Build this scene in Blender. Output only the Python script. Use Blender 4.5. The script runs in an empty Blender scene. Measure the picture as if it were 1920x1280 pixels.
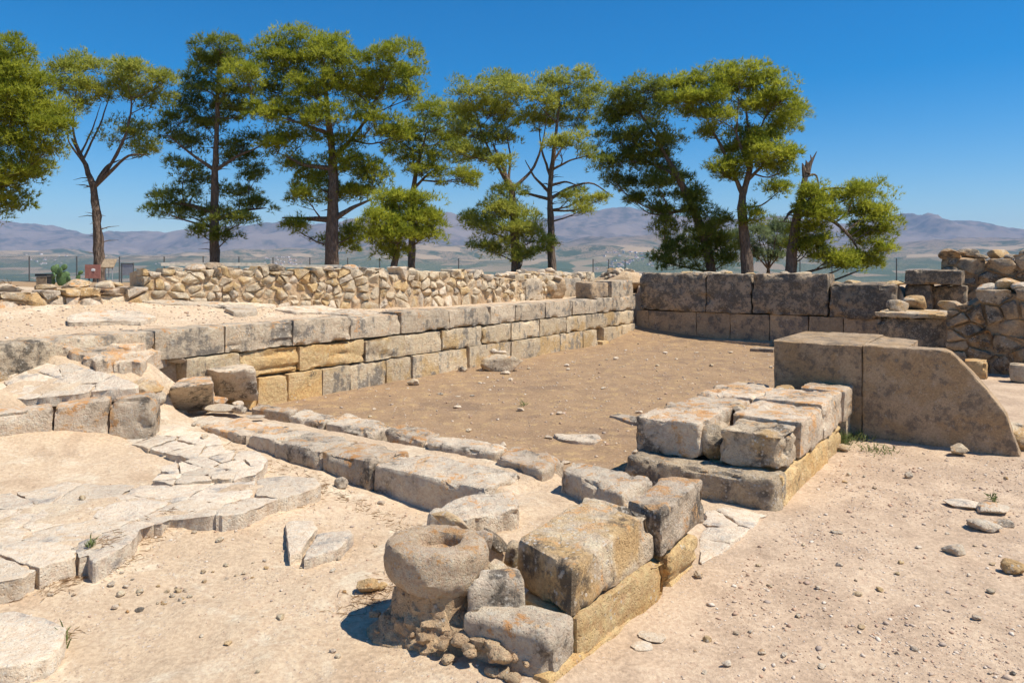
import bpy, math, random
import numpy as np
from mathutils import Vector

# ------------------------------------------------------------------ camera, sky, sun, exposure
scene = bpy.context.scene
H = 1.6                      # eye height (m)
F = 1920 * 26.0 / 36.0       # focal length in photo pixels
HOR = 500.0                  # horizon row in the photograph
cam_d = bpy.data.cameras.new('camera'); cam = bpy.data.objects.new('camera', cam_d)
scene.collection.objects.link(cam)
cam.location = (0, 0, H); cam.rotation_euler = (math.radians(90), 0, 0)
cam_d.lens = 26.0; cam_d.sensor_width = 36.0; cam_d.shift_y = -140.0 / 1920
cam_d.clip_start = 0.05; cam_d.clip_end = 90000
scene.camera = cam

SUN = Vector((0.56, -0.16, 1.0)).normalized()      # towards the sun
elev = math.asin(SUN.z); azim = math.atan2(SUN.x, SUN.y)
world = bpy.data.worlds.new('World'); scene.world = world; world.use_nodes = True
wn = world.node_tree.nodes; wl = world.node_tree.links
bg = wn['Background']
sky = wn.new('ShaderNodeTexSky'); sky.sky_type = 'NISHITA'; sky.sun_disc = False
sky.sun_elevation = elev; sky.sun_rotation = azim
sky.altitude = 300; sky.air_density = 1.0; sky.dust_density = 0.25; sky.ozone_density = 4.0
hs = wn.new('ShaderNodeHueSaturation'); hs.inputs['Saturation'].default_value = 1.55
wl.new(sky.outputs[0], hs.inputs['Color']); wl.new(hs.outputs[0], bg.inputs[0]); bg.inputs[1].default_value = 0.098
sd = bpy.data.lights.new('sun', 'SUN'); sun = bpy.data.objects.new('sun', sd)
scene.collection.objects.link(sun)
sd.energy = 4.7; sd.angle = math.radians(0.53); sd.color = (1.0, 0.935, 0.825)
sun.rotation_euler = SUN.to_track_quat('Z', 'Y').to_euler(); sun.location = (10, -5, 30)
scene.view_settings.view_transform = 'Standard'; scene.view_settings.look = 'None'
scene.view_settings.exposure = 0.43; scene.view_settings.gamma = 1.0
scene.view_settings.use_curve_mapping = False

# ------------------------------------------------------------------ noise (numpy)
def _hash(ix, iy, iz, seed):
    h = (ix * 374761393 + iy * 668265263 + iz * 2147483647 + seed * 974634777) & 0xFFFFFFFF
    h = ((h ^ (h >> 13)) * 1274126177) & 0xFFFFFFFF
    h = ((h ^ (h >> 16)) * 2246822519) & 0xFFFFFFFF
    return ((h ^ (h >> 15)) & 0xFFFFFF) / float(0xFFFFFF)
def vnoise(p, seed=0):
    p = np.asarray(p, float); i = np.floor(p).astype(np.int64); f = p - i
    w = f * f * f * (f * (f * 6 - 15) + 10)
    r = 0
    for dx in (0, 1):
        wx = w[:, 0] if dx else 1 - w[:, 0]
        for dy in (0, 1):
            wy = w[:, 1] if dy else 1 - w[:, 1]
            for dz in (0, 1):
                wz = w[:, 2] if dz else 1 - w[:, 2]
                r = r + wx * wy * wz * _hash(i[:, 0] + dx, i[:, 1] + dy, i[:, 2] + dz, seed)
    return r * 2 - 1
def fbm(p, oct=4, seed=0, gain=0.5):
    a = 1.0; r = 0; t = 0; q = np.asarray(p, float)
    for k in range(oct):
        r = r + a * vnoise(q + 17.3 * k, seed + k); t += a; a *= gain; q = q * 2.03
    return r / t
def sstep(x, a, b):
    t = np.clip((x - a) / (b - a), 0, 1); return t * t * (3 - 2 * t)

# ------------------------------------------------------------------ frames
P0 = np.array([-2.66, 8.8]); A = np.array([0.57, 0.8216]); B = np.array([0.8216, -0.57])
def st(s, t): return P0 + s * A + t * B                # ruin plan coordinates -> world
def to_st(x, y): return (x - P0[0]) * A[0] + (y - P0[1]) * A[1], (x - P0[0]) * B[0] + (y - P0[1]) * B[1]
def px(u, v, z):                                        # photo pixel on the level z -> world
    Y = F * (H - z) / (v - HOR); return np.array([(u - 960) / F * Y, Y, z])
def at(u, v, Y): return np.array([(u - 960) / F * Y, Y, H - (v - HOR) / F * Y])
def s_on_t(u, t):                                       # plan s where the view through column u meets the line t
    k = (u - 960) / F; o = P0 + t * B
    return (o[1] * k - o[0]) / (A[0] - A[1] * k)
def t_on_s(u, s):
    k = (u - 960) / F; o = P0 + s * A
    return (o[1] * k - o[0]) / (B[0] - B[1] * k)

# ------------------------------------------------------------------ object helpers
COL = scene.collection
def mesh_obj(name, verts, faces, mat, parent=None, smooth=True, center=None, attrs=None, sharp=38):
    v = np.asarray(verts, float)
    if center is None: c = np.array([*(v[:, :2].min(0) + v[:, :2].max(0)) / 2, v[:, 2].min()])
    else: c = np.asarray(center, float)
    me = bpy.data.meshes.new(name)
    v = v - c
    if isinstance(faces, np.ndarray):
        n = faces.shape[1]; me.vertices.add(len(v)); me.vertices.foreach_set('co', v.ravel())
        me.loops.add(faces.size); me.loops.foreach_set('vertex_index', faces.ravel().astype(np.int32))
        me.polygons.add(len(faces)); me.polygons.foreach_set('loop_start', np.arange(0, faces.size, n, dtype=np.int32))
        me.update(calc_edges=True)
    else:
        me.from_pydata(v.tolist(), [], [tuple(int(i) for i in f) for f in faces]); me.update()
    if smooth:
        me.polygons.foreach_set('use_smooth', np.ones(len(me.polygons), bool))
        if sharp: me.set_sharp_from_angle(angle=math.radians(sharp))
    if attrs:
        for k, a in attrs.items():
            at_ = me.attributes.new(k, 'FLOAT', 'POINT'); at_.data.foreach_set('value', np.asarray(a, np.float32))
    if mat: me.materials.append(mat)
    o = bpy.data.objects.new(name, me); COL.objects.link(o)
    if parent is not None:
        o.parent = parent; base = np.array(parent.get('_w', list(parent.location)))
        o.location = c - base
    else: o.location = c
    o['_w'] = [float(q) for q in c]
    return o
def empty(name, loc):
    o = bpy.data.objects.new(name, None); COL.objects.link(o); o.location = [float(q) for q in loc]
    o['_w'] = [float(q) for q in loc]; o.empty_display_size = 0.2
    return o
def tag(o, label, cat, group=None):
    o['label'] = label; o['category'] = cat
    if group: o['group'] = group
    return o
def thing(name, loc, label, cat, group=None): return tag(empty(name, loc), label, cat, group)
def merge(parts):
    V = []; Fc = []; n = 0
    for v, f in parts:
        V.append(np.asarray(v)); Fc += [[i + n for i in q] for q in f]; n += len(v)
    return np.vstack(V), Fc

# ------------------------------------------------------------------ materials
class NT:
    def __init__(s, name):
        s.m = bpy.data.materials.new(name); s.m.use_nodes = True; s.t = s.m.node_tree
        s.n = s.t.nodes; s.b = s.n['Principled BSDF']; s.out = s.n['Material Output']
        s.b.inputs['Roughness'].default_value = 0.9; s.b.inputs['Specular IOR Level'].default_value = 0.2
    def new(s, ty, **k):
        x = s.n.new(ty)
        for a, b in k.items(): setattr(x, a, b)
        return x
    def link(s, a, b): s.t.links.new(a, b)
    def _in(s, sock, v):
        if hasattr(v, 'is_output') or isinstance(v, bpy.types.NodeSocket): s.link(v, sock)
        else: sock.default_value = v
    def math(s, op, a, b=0.0, clamp=False):
        x = s.new('ShaderNodeMath', operation=op); x.use_clamp = clamp; s._in(x.inputs[0], a); s._in(x.inputs[1], b); return x.outputs[0]
    def noise(s, vec, scale, detail=4, rough=0.55, dist=0.0):
        x = s.new('ShaderNodeTexNoise'); s.link(vec, x.inputs['Vector']); x.inputs['Scale'].default_value = scale
        x.inputs['Detail'].default_value = detail; x.inputs['Roughness'].default_value = rough; x.inputs['Distortion'].default_value = dist
        return x.outputs['Fac']
    def voro(s, vec, scale, feature='F1', out='Distance'):
        x = s.new('ShaderNodeTexVoronoi', feature=feature); s.link(vec, x.inputs['Vector']); x.inputs['Scale'].default_value = scale
        return x.outputs[out]
    def step(s, v, a, b):
        x = s.new('ShaderNodeMapRange', interpolation_type='SMOOTHSTEP'); s._in(x.inputs[0], v)
        x.inputs[1].default_value = a; x.inputs[2].default_value = b; return x.outputs[0]
    def mix(s, f, a, b, mode='MIX'):
        x = s.new('ShaderNodeMix', data_type='RGBA', blend_type=mode); s._in(x.inputs[0], f)
        for i, c in ((6, a), (7, b)): s._in(x.inputs[i], (*c, 1) if isinstance(c, tuple) and len(c) == 3 else c)
        return x.outputs[2]
    def pos(s): return s.new('ShaderNodeNewGeometry')
    def bump(s, h, strength, dist, normal=None):
        x = s.new('ShaderNodeBump'); x.inputs['Strength'].default_value = strength; x.inputs['Distance'].default_value = dist
        s.link(h, x.inputs['Height'])
        if normal: s.link(normal, x.inputs['Normal'])
        return x.outputs[0]
    def vec(s, v, mul):
        x = s.new('ShaderNodeVectorMath', operation='MULTIPLY'); s.link(v, x.inputs[0]); x.inputs[1].default_value = mul; return x.outputs[0]

def stone_mat(name, c1, c2, dark=(0.07, 0.062, 0.052), dark_amt=0.35, orange=0.3, white=0.2, warm=None, warm_amt=0.3, bed=0.0, bump=1.0, sc=1.0, streak=0.0):
    wr = lambda c: (min(1, c[0] * 1.05), c[1] * .99, c[2] * .91) if c else c
    c1, c2, warm = wr(c1), wr(c2), wr(warm)
    t = NT(name); g = t.pos(); oi = t.new('ShaderNodeObjectInfo')
    off = t.new('ShaderNodeVectorMath', operation='SCALE'); off.inputs[0].default_value = (13.1, 7.7, 9.3); t.link(oi.outputs['Random'], off.inputs['Scale'])
    ad = t.new('ShaderNodeVectorMath', operation='ADD'); t.link(g.outputs['Position'], ad.inputs[0]); t.link(off.outputs[0], ad.inputs[1])
    p = ad.outputs[0]
    sep = t.new('ShaderNodeSeparateXYZ'); t.link(g.outputs['Normal'], sep.inputs[0]); nz = sep.outputs['Z']
    n1 = t.noise(p, 2.3 * sc, 9, 0.62); n2 = t.noise(p, 7.0 * sc, 10, 0.72); n3 = t.noise(p, 5.2 * sc, 10, 0.74, 0.3)
    n4 = t.noise(p, 26 * sc, 8, 0.7); n5 = t.noise(p, 90 * sc, 5, 0.7)
    col = t.mix(t.step(n1, 0.42, 0.58), c1, c2)
    if warm: col = t.mix(t.math('MULTIPLY', t.step(t.noise(p, 1.6 * sc, 6, 0.6), 0.56 - 0.25 * warm_amt, 0.66 - 0.25 * warm_amt), 0.85), col, warm)
    # grain, pores
    col = t.mix(0.5, col, t.mix(t.step(n4, 0.3, 0.7), (0.32, 0.3, 0.28), (0.68, 0.68, 0.68)), 'OVERLAY')
    col = t.mix(0.35, col, t.mix(t.step(n5, 0.3, 0.7), (0.3, 0.3, 0.3), (0.7, 0.7, 0.7)), 'OVERLAY')
    # dark crust
    dm = t.math('ADD', t.math('MULTIPLY', n2, 0.55), t.math('MULTIPLY', n1, 0.45))
    if streak:
        ns = t.noise(t.vec(p, (9, 9, 0.9)), 1.0, 6, 0.6); dm = t.math('ADD', dm, t.math('MULTIPLY', t.math('SUBTRACT', ns, 0.5), streak))
    col = t.mix(t.math('MULTIPLY', t.step(dm, 0.58 - 0.2 * dark_amt, 0.66 - 0.2 * dark_amt), 0.82), col, dark)
    # white lichen spots
    wv = t.voro(p, 34 * sc); wm = t.math('MULTIPLY', t.step(wv, 0.34, 0.2), t.step(t.noise(p, 5 * sc, 5, 0.6), 0.58 - 0.2 * white, 0.64 - 0.2 * white))
    wm2 = t.step(t.math('ADD', t.math('MULTIPLY', n4, 0.6), t.math('MULTIPLY', n2, 0.4)), 0.60 - 0.1 * white, 0.66 - 0.1 * white)
    col = t.mix(t.math('MULTIPLY', t.math('MAXIMUM', wm, wm2), 0.75), col, (0.62, 0.55, 0.45))
    # orange lichen, mostly on the upper sides
    om = t.math('ADD', t.math('ADD', t.math('MULTIPLY', n3, 0.7), t.math('MULTIPLY', n4, 0.3)), t.math('MULTIPLY', nz, 0.035))
    of = t.step(om, 0.63 - 0.2 * orange, 0.69 - 0.2 * orange)
    col = t.mix(t.math('MULTIPLY', of, 0.8), col, t.mix(t.step(n2, 0.4, 0.6), (0.58, 0.25, 0.06), (0.62, 0.37, 0.17)))
    hv = t.new('ShaderNodeHueSaturation'); t.link(col, hv.inputs['Color'])
    t.link(t.math('ADD', 0.86, t.math('MULTIPLY', oi.outputs['Random'], 0.26)), hv.inputs['Value'])
    t.link(hv.outputs[0], t.b.inputs['Base Color'])
    pit = t.step(t.voro(p, 55 * sc), 0.0, 0.35)
    h = t.math('ADD', t.math('MULTIPLY', n4, 0.7), t.math('ADD', t.math('MULTIPLY', n5, 0.3), t.math('MULTIPLY', pit, 0.25)))
    nn = t.bump(n2, 0.6 * bump, 0.05); nn = t.bump(h, 1.0 * bump, 0.025, nn)
    if bed:
        nb = t.noise(t.vec(p, (2, 2, 34)), 1.0, 4, 0.6); nn = t.bump(nb, bed, 0.02, nn)
    t.link(nn, t.b.inputs['Normal'])
    return t.m

M = {}
M['lime'] = stone_mat('pale_limestone', (0.63, 0.55, 0.44), (0.52, 0.455, 0.37), dark_amt=0.26, orange=0.36, white=0.5)
M['lime_warm'] = stone_mat('warm_limestone', (0.60, 0.505, 0.37), (0.50, 0.425, 0.325), dark_amt=0.28, orange=0.36, white=0.35, warm=(0.50, 0.34, 0.16), warm_amt=0.35)
M['lichen'] = stone_mat('lichened_limestone', (0.62, 0.53, 0.42), (0.50, 0.425, 0.335), dark_amt=0.28, orange=0.53, white=0.45)
M['yellow'] = stone_mat('yellow_sandstone', (0.64, 0.49, 0.28), (0.58, 0.43, 0.23), dark_amt=0.08, orange=0.05, white=0.1, warm=(0.62, 0.42, 0.19), warm_amt=0.35, bed=0.22)
M['ashlar'] = stone_mat('grey_ashlar', (0.60, 0.50, 0.35), (0.53, 0.455, 0.34), dark=(0.20, 0.18, 0.15), dark_amt=0.36, orange=0.12, white=0.28, warm=(0.50, 0.36, 0.18), warm_amt=0.2, bed=0.25, streak=0.35)
M['ashlar_top'] = stone_mat('grey_ashlar_upper', (0.57, 0.485, 0.37), (0.49, 0.425, 0.335), dark=(0.18, 0.16, 0.135), dark_amt=0.42, orange=0.4, white=0.35, bed=0.2, streak=0.3)
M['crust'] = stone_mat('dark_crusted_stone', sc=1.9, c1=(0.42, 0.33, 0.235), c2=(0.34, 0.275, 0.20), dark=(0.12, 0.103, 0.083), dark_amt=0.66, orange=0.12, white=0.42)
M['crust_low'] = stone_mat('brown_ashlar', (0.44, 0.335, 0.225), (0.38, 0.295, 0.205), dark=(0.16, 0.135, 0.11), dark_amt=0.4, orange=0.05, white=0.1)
M['rubble'] = stone_mat('cream_fieldstone', (0.60, 0.505, 0.365), (0.53, 0.455, 0.345), dark_amt=0.12, orange=0.16, white=0.35, warm=(0.53, 0.38, 0.19), warm_amt=0.25)
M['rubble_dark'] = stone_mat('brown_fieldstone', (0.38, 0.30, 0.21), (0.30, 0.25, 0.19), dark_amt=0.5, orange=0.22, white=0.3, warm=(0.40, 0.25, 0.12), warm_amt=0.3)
M['lime_crust'] = stone_mat('half_crusted_limestone', (0.52, 0.43, 0.31), (0.42, 0.35, 0.26), dark=(0.13, 0.115, 0.1), dark_amt=0.45, orange=0.15, white=0.45)
M['earth_dark'] = stone_mat('brown_mortar', (0.40, 0.29, 0.185), (0.33, 0.24, 0.155), dark_amt=0.2, orange=-0.2, white=0.05, bump=1.2)
M['drum'] = stone_mat('orange_spotted_limestone', (0.64, 0.52, 0.39), (0.58, 0.46, 0.33), dark_amt=0.14, orange=0.4, white=0.5, sc=1.8)
M['flag'] = stone_mat('pale_flagstone', (0.68, 0.585, 0.465), (0.60, 0.525, 0.43), dark=(0.30, 0.27, 0.24), dark_amt=0.2, orange=0.0, white=0.4, bump=0.8)
M['concrete'] = stone_mat('old_concrete', sc=2.4, c1=(0.50, 0.38, 0.255), c2=(0.43, 0.33, 0.225), dark=(0.21, 0.165, 0.12), dark_amt=0.4, orange=-0.3, white=0.12, warm=(0.44, 0.31, 0.18), warm_amt=0.3, bump=0.9)
M['earthstone'] = stone_mat('earthy_mortar', (0.60, 0.455, 0.30), (0.52, 0.385, 0.25), dark_amt=0.1, orange=-0.2, white=0.05, bump=1.2)

def plain_mat(name, c, rough=0.7, var=0.25, sc=20, metal=0.0):
    t = NT(name); g = t.pos(); n = t.noise(g.outputs['Position'], sc, 6, 0.6)
    col = t.mix(t.step(n, 0.3, 0.7), tuple(x * (1 - var) for x in c), tuple(min(1, x * (1 + var)) for x in c))
    t.link(col, t.b.inputs['Base Color']); t.b.inputs['Roughness'].default_value = rough; t.b.inputs['Metallic'].default_value = metal
    t.link(t.bump(n, 0.3, 0.01), t.b.inputs['Normal']); return t.m
M['bark'] = None
def bark_mat():
    t = NT('pine_bark'); g = t.pos(); p = t.vec(g.outputs['Position'], (6, 6, 1.6))
    v = t.voro(p, 2.2); n = t.noise(p, 3, 8, 0.7)
    col = t.mix(t.step(n, 0.3, 0.7), (0.09, 0.067, 0.053), (0.25, 0.18, 0.135)); t.link(col, t.b.inputs['Base Color'])
    t.link(t.bump(t.math('ADD', v, n), 1.0, 0.06), t.b.inputs['Normal']); return t.m
M['bark'] = bark_mat()
def leaf_mat(name, ca, cb, trans=0.35):
    t = NT(name); at_ = t.new('ShaderNodeAttribute', attribute_name='tint')
    col = t.mix(at_.outputs['Fac'], ca, cb)
    t.link(col, t.b.inputs['Base Color']); t.b.inputs['Roughness'].default_value = 0.55
    tr = t.new('ShaderNodeBsdfTranslucent'); t.link(col, tr.inputs[0])
    mx = t.new('ShaderNodeMixShader'); mx.inputs[0].default_value = trans
    t.link(t.b.outputs[0], mx.inputs[1]); t.link(tr.outputs[0], mx.inputs[2]); t.link(mx.outputs[0], t.out.inputs[0]); return t.m
M['needle'] = leaf_mat('pine_needles', (0.215, 0.26, 0.025), (0.52, 0.52, 0.06), .58)
M['needle_dark'] = leaf_mat('dark_pine_needles', (0.13, 0.175, 0.03), (0.35, 0.37, 0.06), .58)
M['needle_pale'] = leaf_mat('pale_pine_needles', (0.26, 0.30, 0.05), (0.56, 0.55, 0.10), .58)
M['needle_grey'] = leaf_mat('grey_green_leaves', (0.15, 0.20, 0.09), (0.28, 0.33, 0.16), .5)
M['weed'] = leaf_mat('weed_leaves', (0.10, 0.14, 0.04), (0.22, 0.25, 0.09))
M['straw'] = leaf_mat('dry_straw', (0.22, 0.13, 0.07), (0.42, 0.28, 0.15), 0.2)
M['cactus'] = plain_mat('cactus_skin', (0.10, 0.16, 0.06), 0.5)
M['steel'] = plain_mat('grey_painted_steel', (0.10, 0.105, 0.11), 0.5)
M['panel'] = plain_mat('pale_grey_panel', (0.33, 0.34, 0.36), 0.5, 0.1)
M['redpanel'] = plain_mat('faded_red_board', (0.34, 0.15, 0.115), 0.7, 0.2)
M['wood'] = plain_mat('weathered_wood', (0.33, 0.24, 0.15), 0.8, 0.3)
M['wood_pale'] = plain_mat('bleached_timber', (0.5, 0.45, 0.37), 0.8, 0.2)
M['black'] = plain_mat('black_plastic', (0.025, 0.027, 0.03), 0.5)
M['house'] = plain_mat('white_render', (0.75, 0.72, 0.67), 0.8, 0.1, 0.05)
M['roof'] = plain_mat('terracotta_roof', (0.45, 0.22, 0.13), 0.8, 0.2, 0.05)

def ground_mat():
    t = NT('dry_ground'); g = t.pos(); p = g.outputs['Position']
    z = t.new('ShaderNodeAttribute', attribute_name='court').outputs['Fac']
    gr = t.new('ShaderNodeAttribute', attribute_name='gravel').outputs['Fac']
    n1 = t.noise(p, 0.9, 8, 0.65); n2 = t.noise(p, 5, 9, 0.7); n3 = t.noise(p, 40, 6, 0.7); n4 = t.noise(p, 2.2, 8, 0.7, 0.6)
    sand = t.mix(t.step(n1, 0.35, 0.65), (0.60, 0.455, 0.305), (0.525, 0.39, 0.255))
    sand = t.mix(t.step(n4, 0.5, 0.66), sand, (0.63, 0.52, 0.37)); sand = t.mix(t.math('MULTIPLY', t.step(t.noise(p, 1.4, 9, .7, .8), .52, .62), .6), sand, (0.42, 0.295, 0.19))
    grav = t.mix(t.step(n4, 0.38, 0.62), (0.57, 0.425, 0.29), (0.45, 0.325, 0.22))
    sand = t.mix(gr, sand, grav)
    crt = t.mix(t.step(n4, 0.35, 0.65), (0.36, 0.235, 0.13), (0.29, 0.19, 0.11))
    crt = t.mix(t.math('MULTIPLY', t.step(n2, 0.52, 0.62), 0.7), crt, (0.46, 0.31, 0.15)); crt = t.mix(t.math('MULTIPLY', t.step(t.noise(p, .8, 8, .7), .54, .62), .6), crt, (0.21, 0.14, 0.09))
    col = t.mix(t.step(t.math('ADD', z, t.math('MULTIPLY', t.math('SUBTRACT', n2, 0.5), 0.7)), 0.35, 0.65), sand, crt)
    col = t.mix(0.5, col, t.mix(t.step(n3, 0.3, 0.7), (0.3, 0.29, 0.28), (0.68, 0.68, 0.68)), 'OVERLAY')
    # grit: small pale and brown chips
    v1 = t.new('ShaderNodeTexVoronoi'); t.link(p, v1.inputs['Vector']); v1.inputs['Scale'].default_value = 46
    chip = t.math('MULTIPLY', t.step(v1.outputs['Distance'], 0.3, 0.2), t.step(t.noise(p, 3.3, 4, 0.6), 0.42, 0.6))
    chipc = t.mix(t.math('GREATER_THAN', t.new('ShaderNodeSeparateColor').outputs[0], 2), v1.outputs['Color'], v1.outputs['Color'])
    cc = t.mix(t.step(t.noise(p, 23, 1), 0.4, 0.6), (0.34, 0.23, 0.16), (0.60, 0.52, 0.44))
    col = t.mix(t.math('MULTIPLY', chip, 0.55), col, cc)
    t.link(col, t.b.inputs['Base Color'])
    h = t.math('ADD', t.math('MULTIPLY', n3, 0.5), t.math('ADD', n2, t.math('MULTIPLY', chip, 0.25)))
    t.link(t.bump(h, 0.7, 0.02), t.b.inputs['Normal']); return t.m
M['ground'] = ground_mat()
def far_mat():
    t = NT('far_land'); g = t.pos(); p = g.outputs['Position']
    sep = t.new('ShaderNodeSeparateXYZ'); t.link(p, sep.inputs[0]); z = sep.outputs['Z']
    n1 = t.noise(p, 0.0011, 9, 0.62); n2 = t.noise(p, 0.006, 8, 0.65); vo = t.voro(p, 0.05); vp = t.voro(p, 0.0045, out='Color')
    sepc = t.new('ShaderNodeSeparateColor'); t.link(vp, sepc.inputs[0])
    grove = t.mix(t.step(vo, 0.25, 0.6), (0.045, 0.075, 0.035), (0.13, 0.14, 0.07))
    field = t.mix(t.step(sepc.outputs[0], 0.6, 0.75), grove, (0.26, 0.2, 0.12))
    field = t.mix(t.step(sepc.outputs[1], 0.7, 0.8), field, (0.07, 0.10, 0.05))
    rock = t.mix(t.step(n2, 0.38, 0.62), (0.20, 0.15, 0.115), (0.075, 0.072, 0.05))
    rock = t.mix(t.step(n1, 0.45, 0.62), rock, (0.22, 0.17, 0.13))
    slope = t.mix(t.step(vo, 0.2, 0.5), (0.045, 0.065, 0.03), (0.24, 0.18, 0.11)); slope = t.mix(t.step(n2, .5, .58), slope, (0.055, 0.075, 0.035)); slope = t.mix(t.step(sepc.outputs[2], .78, .84), slope, (0.34, 0.25, 0.15))
    zz = t.math('ADD', z, t.math('MULTIPLY', t.math('SUBTRACT', n1, 0.5), 260))
    col = t.mix(t.step(zz, 10, 110), field, slope); col = t.mix(t.step(zz, 120, 330), col, rock)
    t.link(col, t.b.inputs['Base Color']); t.b.inputs['Roughness'].default_value = 1.0; return t.m
M['far'] = far_mat()

# ------------------------------------------------------------------ shape generators
def grid_box(n):
    nx, ny, nz = n; idx = {}; V = []; Fc = []
    def vid(i, j, k):
        key = (i, j, k)
        if key not in idx: idx[key] = len(V); V.append((i / nx * 2 - 1, j / ny * 2 - 1, k / nz * 2 - 1))
        return idx[key]
    for k, flip in ((0, 1), (nz, 0)):
        for i in range(nx):
            for j in range(ny):
                q = [vid(i, j, k), vid(i + 1, j, k), vid(i + 1, j + 1, k), vid(i, j + 1, k)]; Fc.append(q[::-1] if flip else q)
    for j, flip in ((0, 0), (ny, 1)):
        for i in range(nx):
            for k in range(nz):
                q = [vid(i, j, k), vid(i + 1, j, k), vid(i + 1, j, k + 1), vid(i, j, k + 1)]; Fc.append(q[::-1] if flip else q)
    for i, flip in ((0, 1), (nx, 0)):
        for j in range(ny):
            for k in range(nz):
                q = [vid(i, j, k), vid(i, j + 1, k), vid(i, j + 1, k + 1), vid(i, j, k + 1)]; Fc.append(q[::-1] if flip else q)
    return np.array(V), Fc
def hexa(c, cell=0.04, r=0.03, amp=0.012, chip=0.03, seed=0, bed=0.0, freq=3.0):
    """weathered block: c = 8 corners (bottom 4 then top 4, both in the same turning order)"""
    c = np.asarray(c, float)
    d = np.array([np.linalg.norm(c[1] - c[0]) + np.linalg.norm(c[2] - c[3]), np.linalg.norm(c[3] - c[0]) + np.linalg.norm(c[2] - c[1]),
                  np.linalg.norm(c[4:] - c[:4], axis=1).mean() * 2]) / 2
    n = np.clip(np.ceil(d / cell).astype(int), 3, 48)
    V, Fc = grid_box(n); half = d / 2; p = V * half
    r = r * 0.5; rr = np.minimum(r, half.min() * 0.9)
    inner = np.clip(p, -(half - rr), half - rr); e = p - inner; ln = np.linalg.norm(e, axis=1)
    nrm = e / np.maximum(ln, 1e-9)[:, None]; ax = (np.abs(e) > 1e-6).sum(1)
    p = inner + nrm * rr
    u = (p / half + 1) / 2
    w = np.stack([(1 - u[:, 0]) * (1 - u[:, 1]) * (1 - u[:, 2]), u[:, 0] * (1 - u[:, 1]) * (1 - u[:, 2]), u[:, 0] * u[:, 1] * (1 - u[:, 2]), (1 - u[:, 0]) * u[:, 1] * (1 - u[:, 2]),
                  (1 - u[:, 0]) * (1 - u[:, 1]) * u[:, 2], u[:, 0] * (1 - u[:, 1]) * u[:, 2], u[:, 0] * u[:, 1] * u[:, 2], (1 - u[:, 0]) * u[:, 1] * u[:, 2]], 1)
    W = w @ c
    ex = (c[1] - c[0]) / max(np.linalg.norm(c[1] - c[0]), 1e-6); ey = (c[3] - c[0]) / max(np.linalg.norm(c[3] - c[0]), 1e-6); ez = (c[4] - c[0]) / max(np.linalg.norm(c[4] - c[0]), 1e-6)
    N = nrm[:, :1] * ex + nrm[:, 1:2] * ey + nrm[:, 2:] * ez
    edge = sstep(1 - np.sort(np.abs(V), 1)[:, 1] , 0.35, 0.0)          # near an arris
    dsp = fbm(W * freq, 3, seed) * amp * 1.5 + fbm(W * 13, 3, seed + 9) * amp * 0.7
    bite = np.clip(fbm(W * 5.5, 3, seed + 31) * 3 - 0.25, 0, 1)
    dsp = dsp - bite * edge * chip * 0.9 - np.clip(fbm(W * 9, 3, seed + 51) * 3.2 - 0.9, 0, 1) * amp * 1.3
    if bed: dsp = dsp - bed * np.clip(fbm(W * np.array([1.5, 1.5, 22.0]), 2, seed + 5) * 2.5 - 0.4, 0, 1)
    return W + N * dsp[:, None], Fc
def chaikin(p, it=1):
    p = np.asarray(p, float)
    for _ in range(it):
        q = np.roll(p, -1, 0); p = np.stack([p * 0.9 + q * 0.1, p * 0.1 + q * 0.9], 1).reshape(-1, p.shape[1])
    return p
def resample(p, cell):
    p = np.asarray(p, float); q = np.roll(p, -1, 0); out = []
    for a, b in zip(p, q):
        k = max(1, int(round(np.linalg.norm(b - a) / cell)))
        for i in range(k): out.append(a + (b - a) * i / k)
    return np.array(out)
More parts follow.
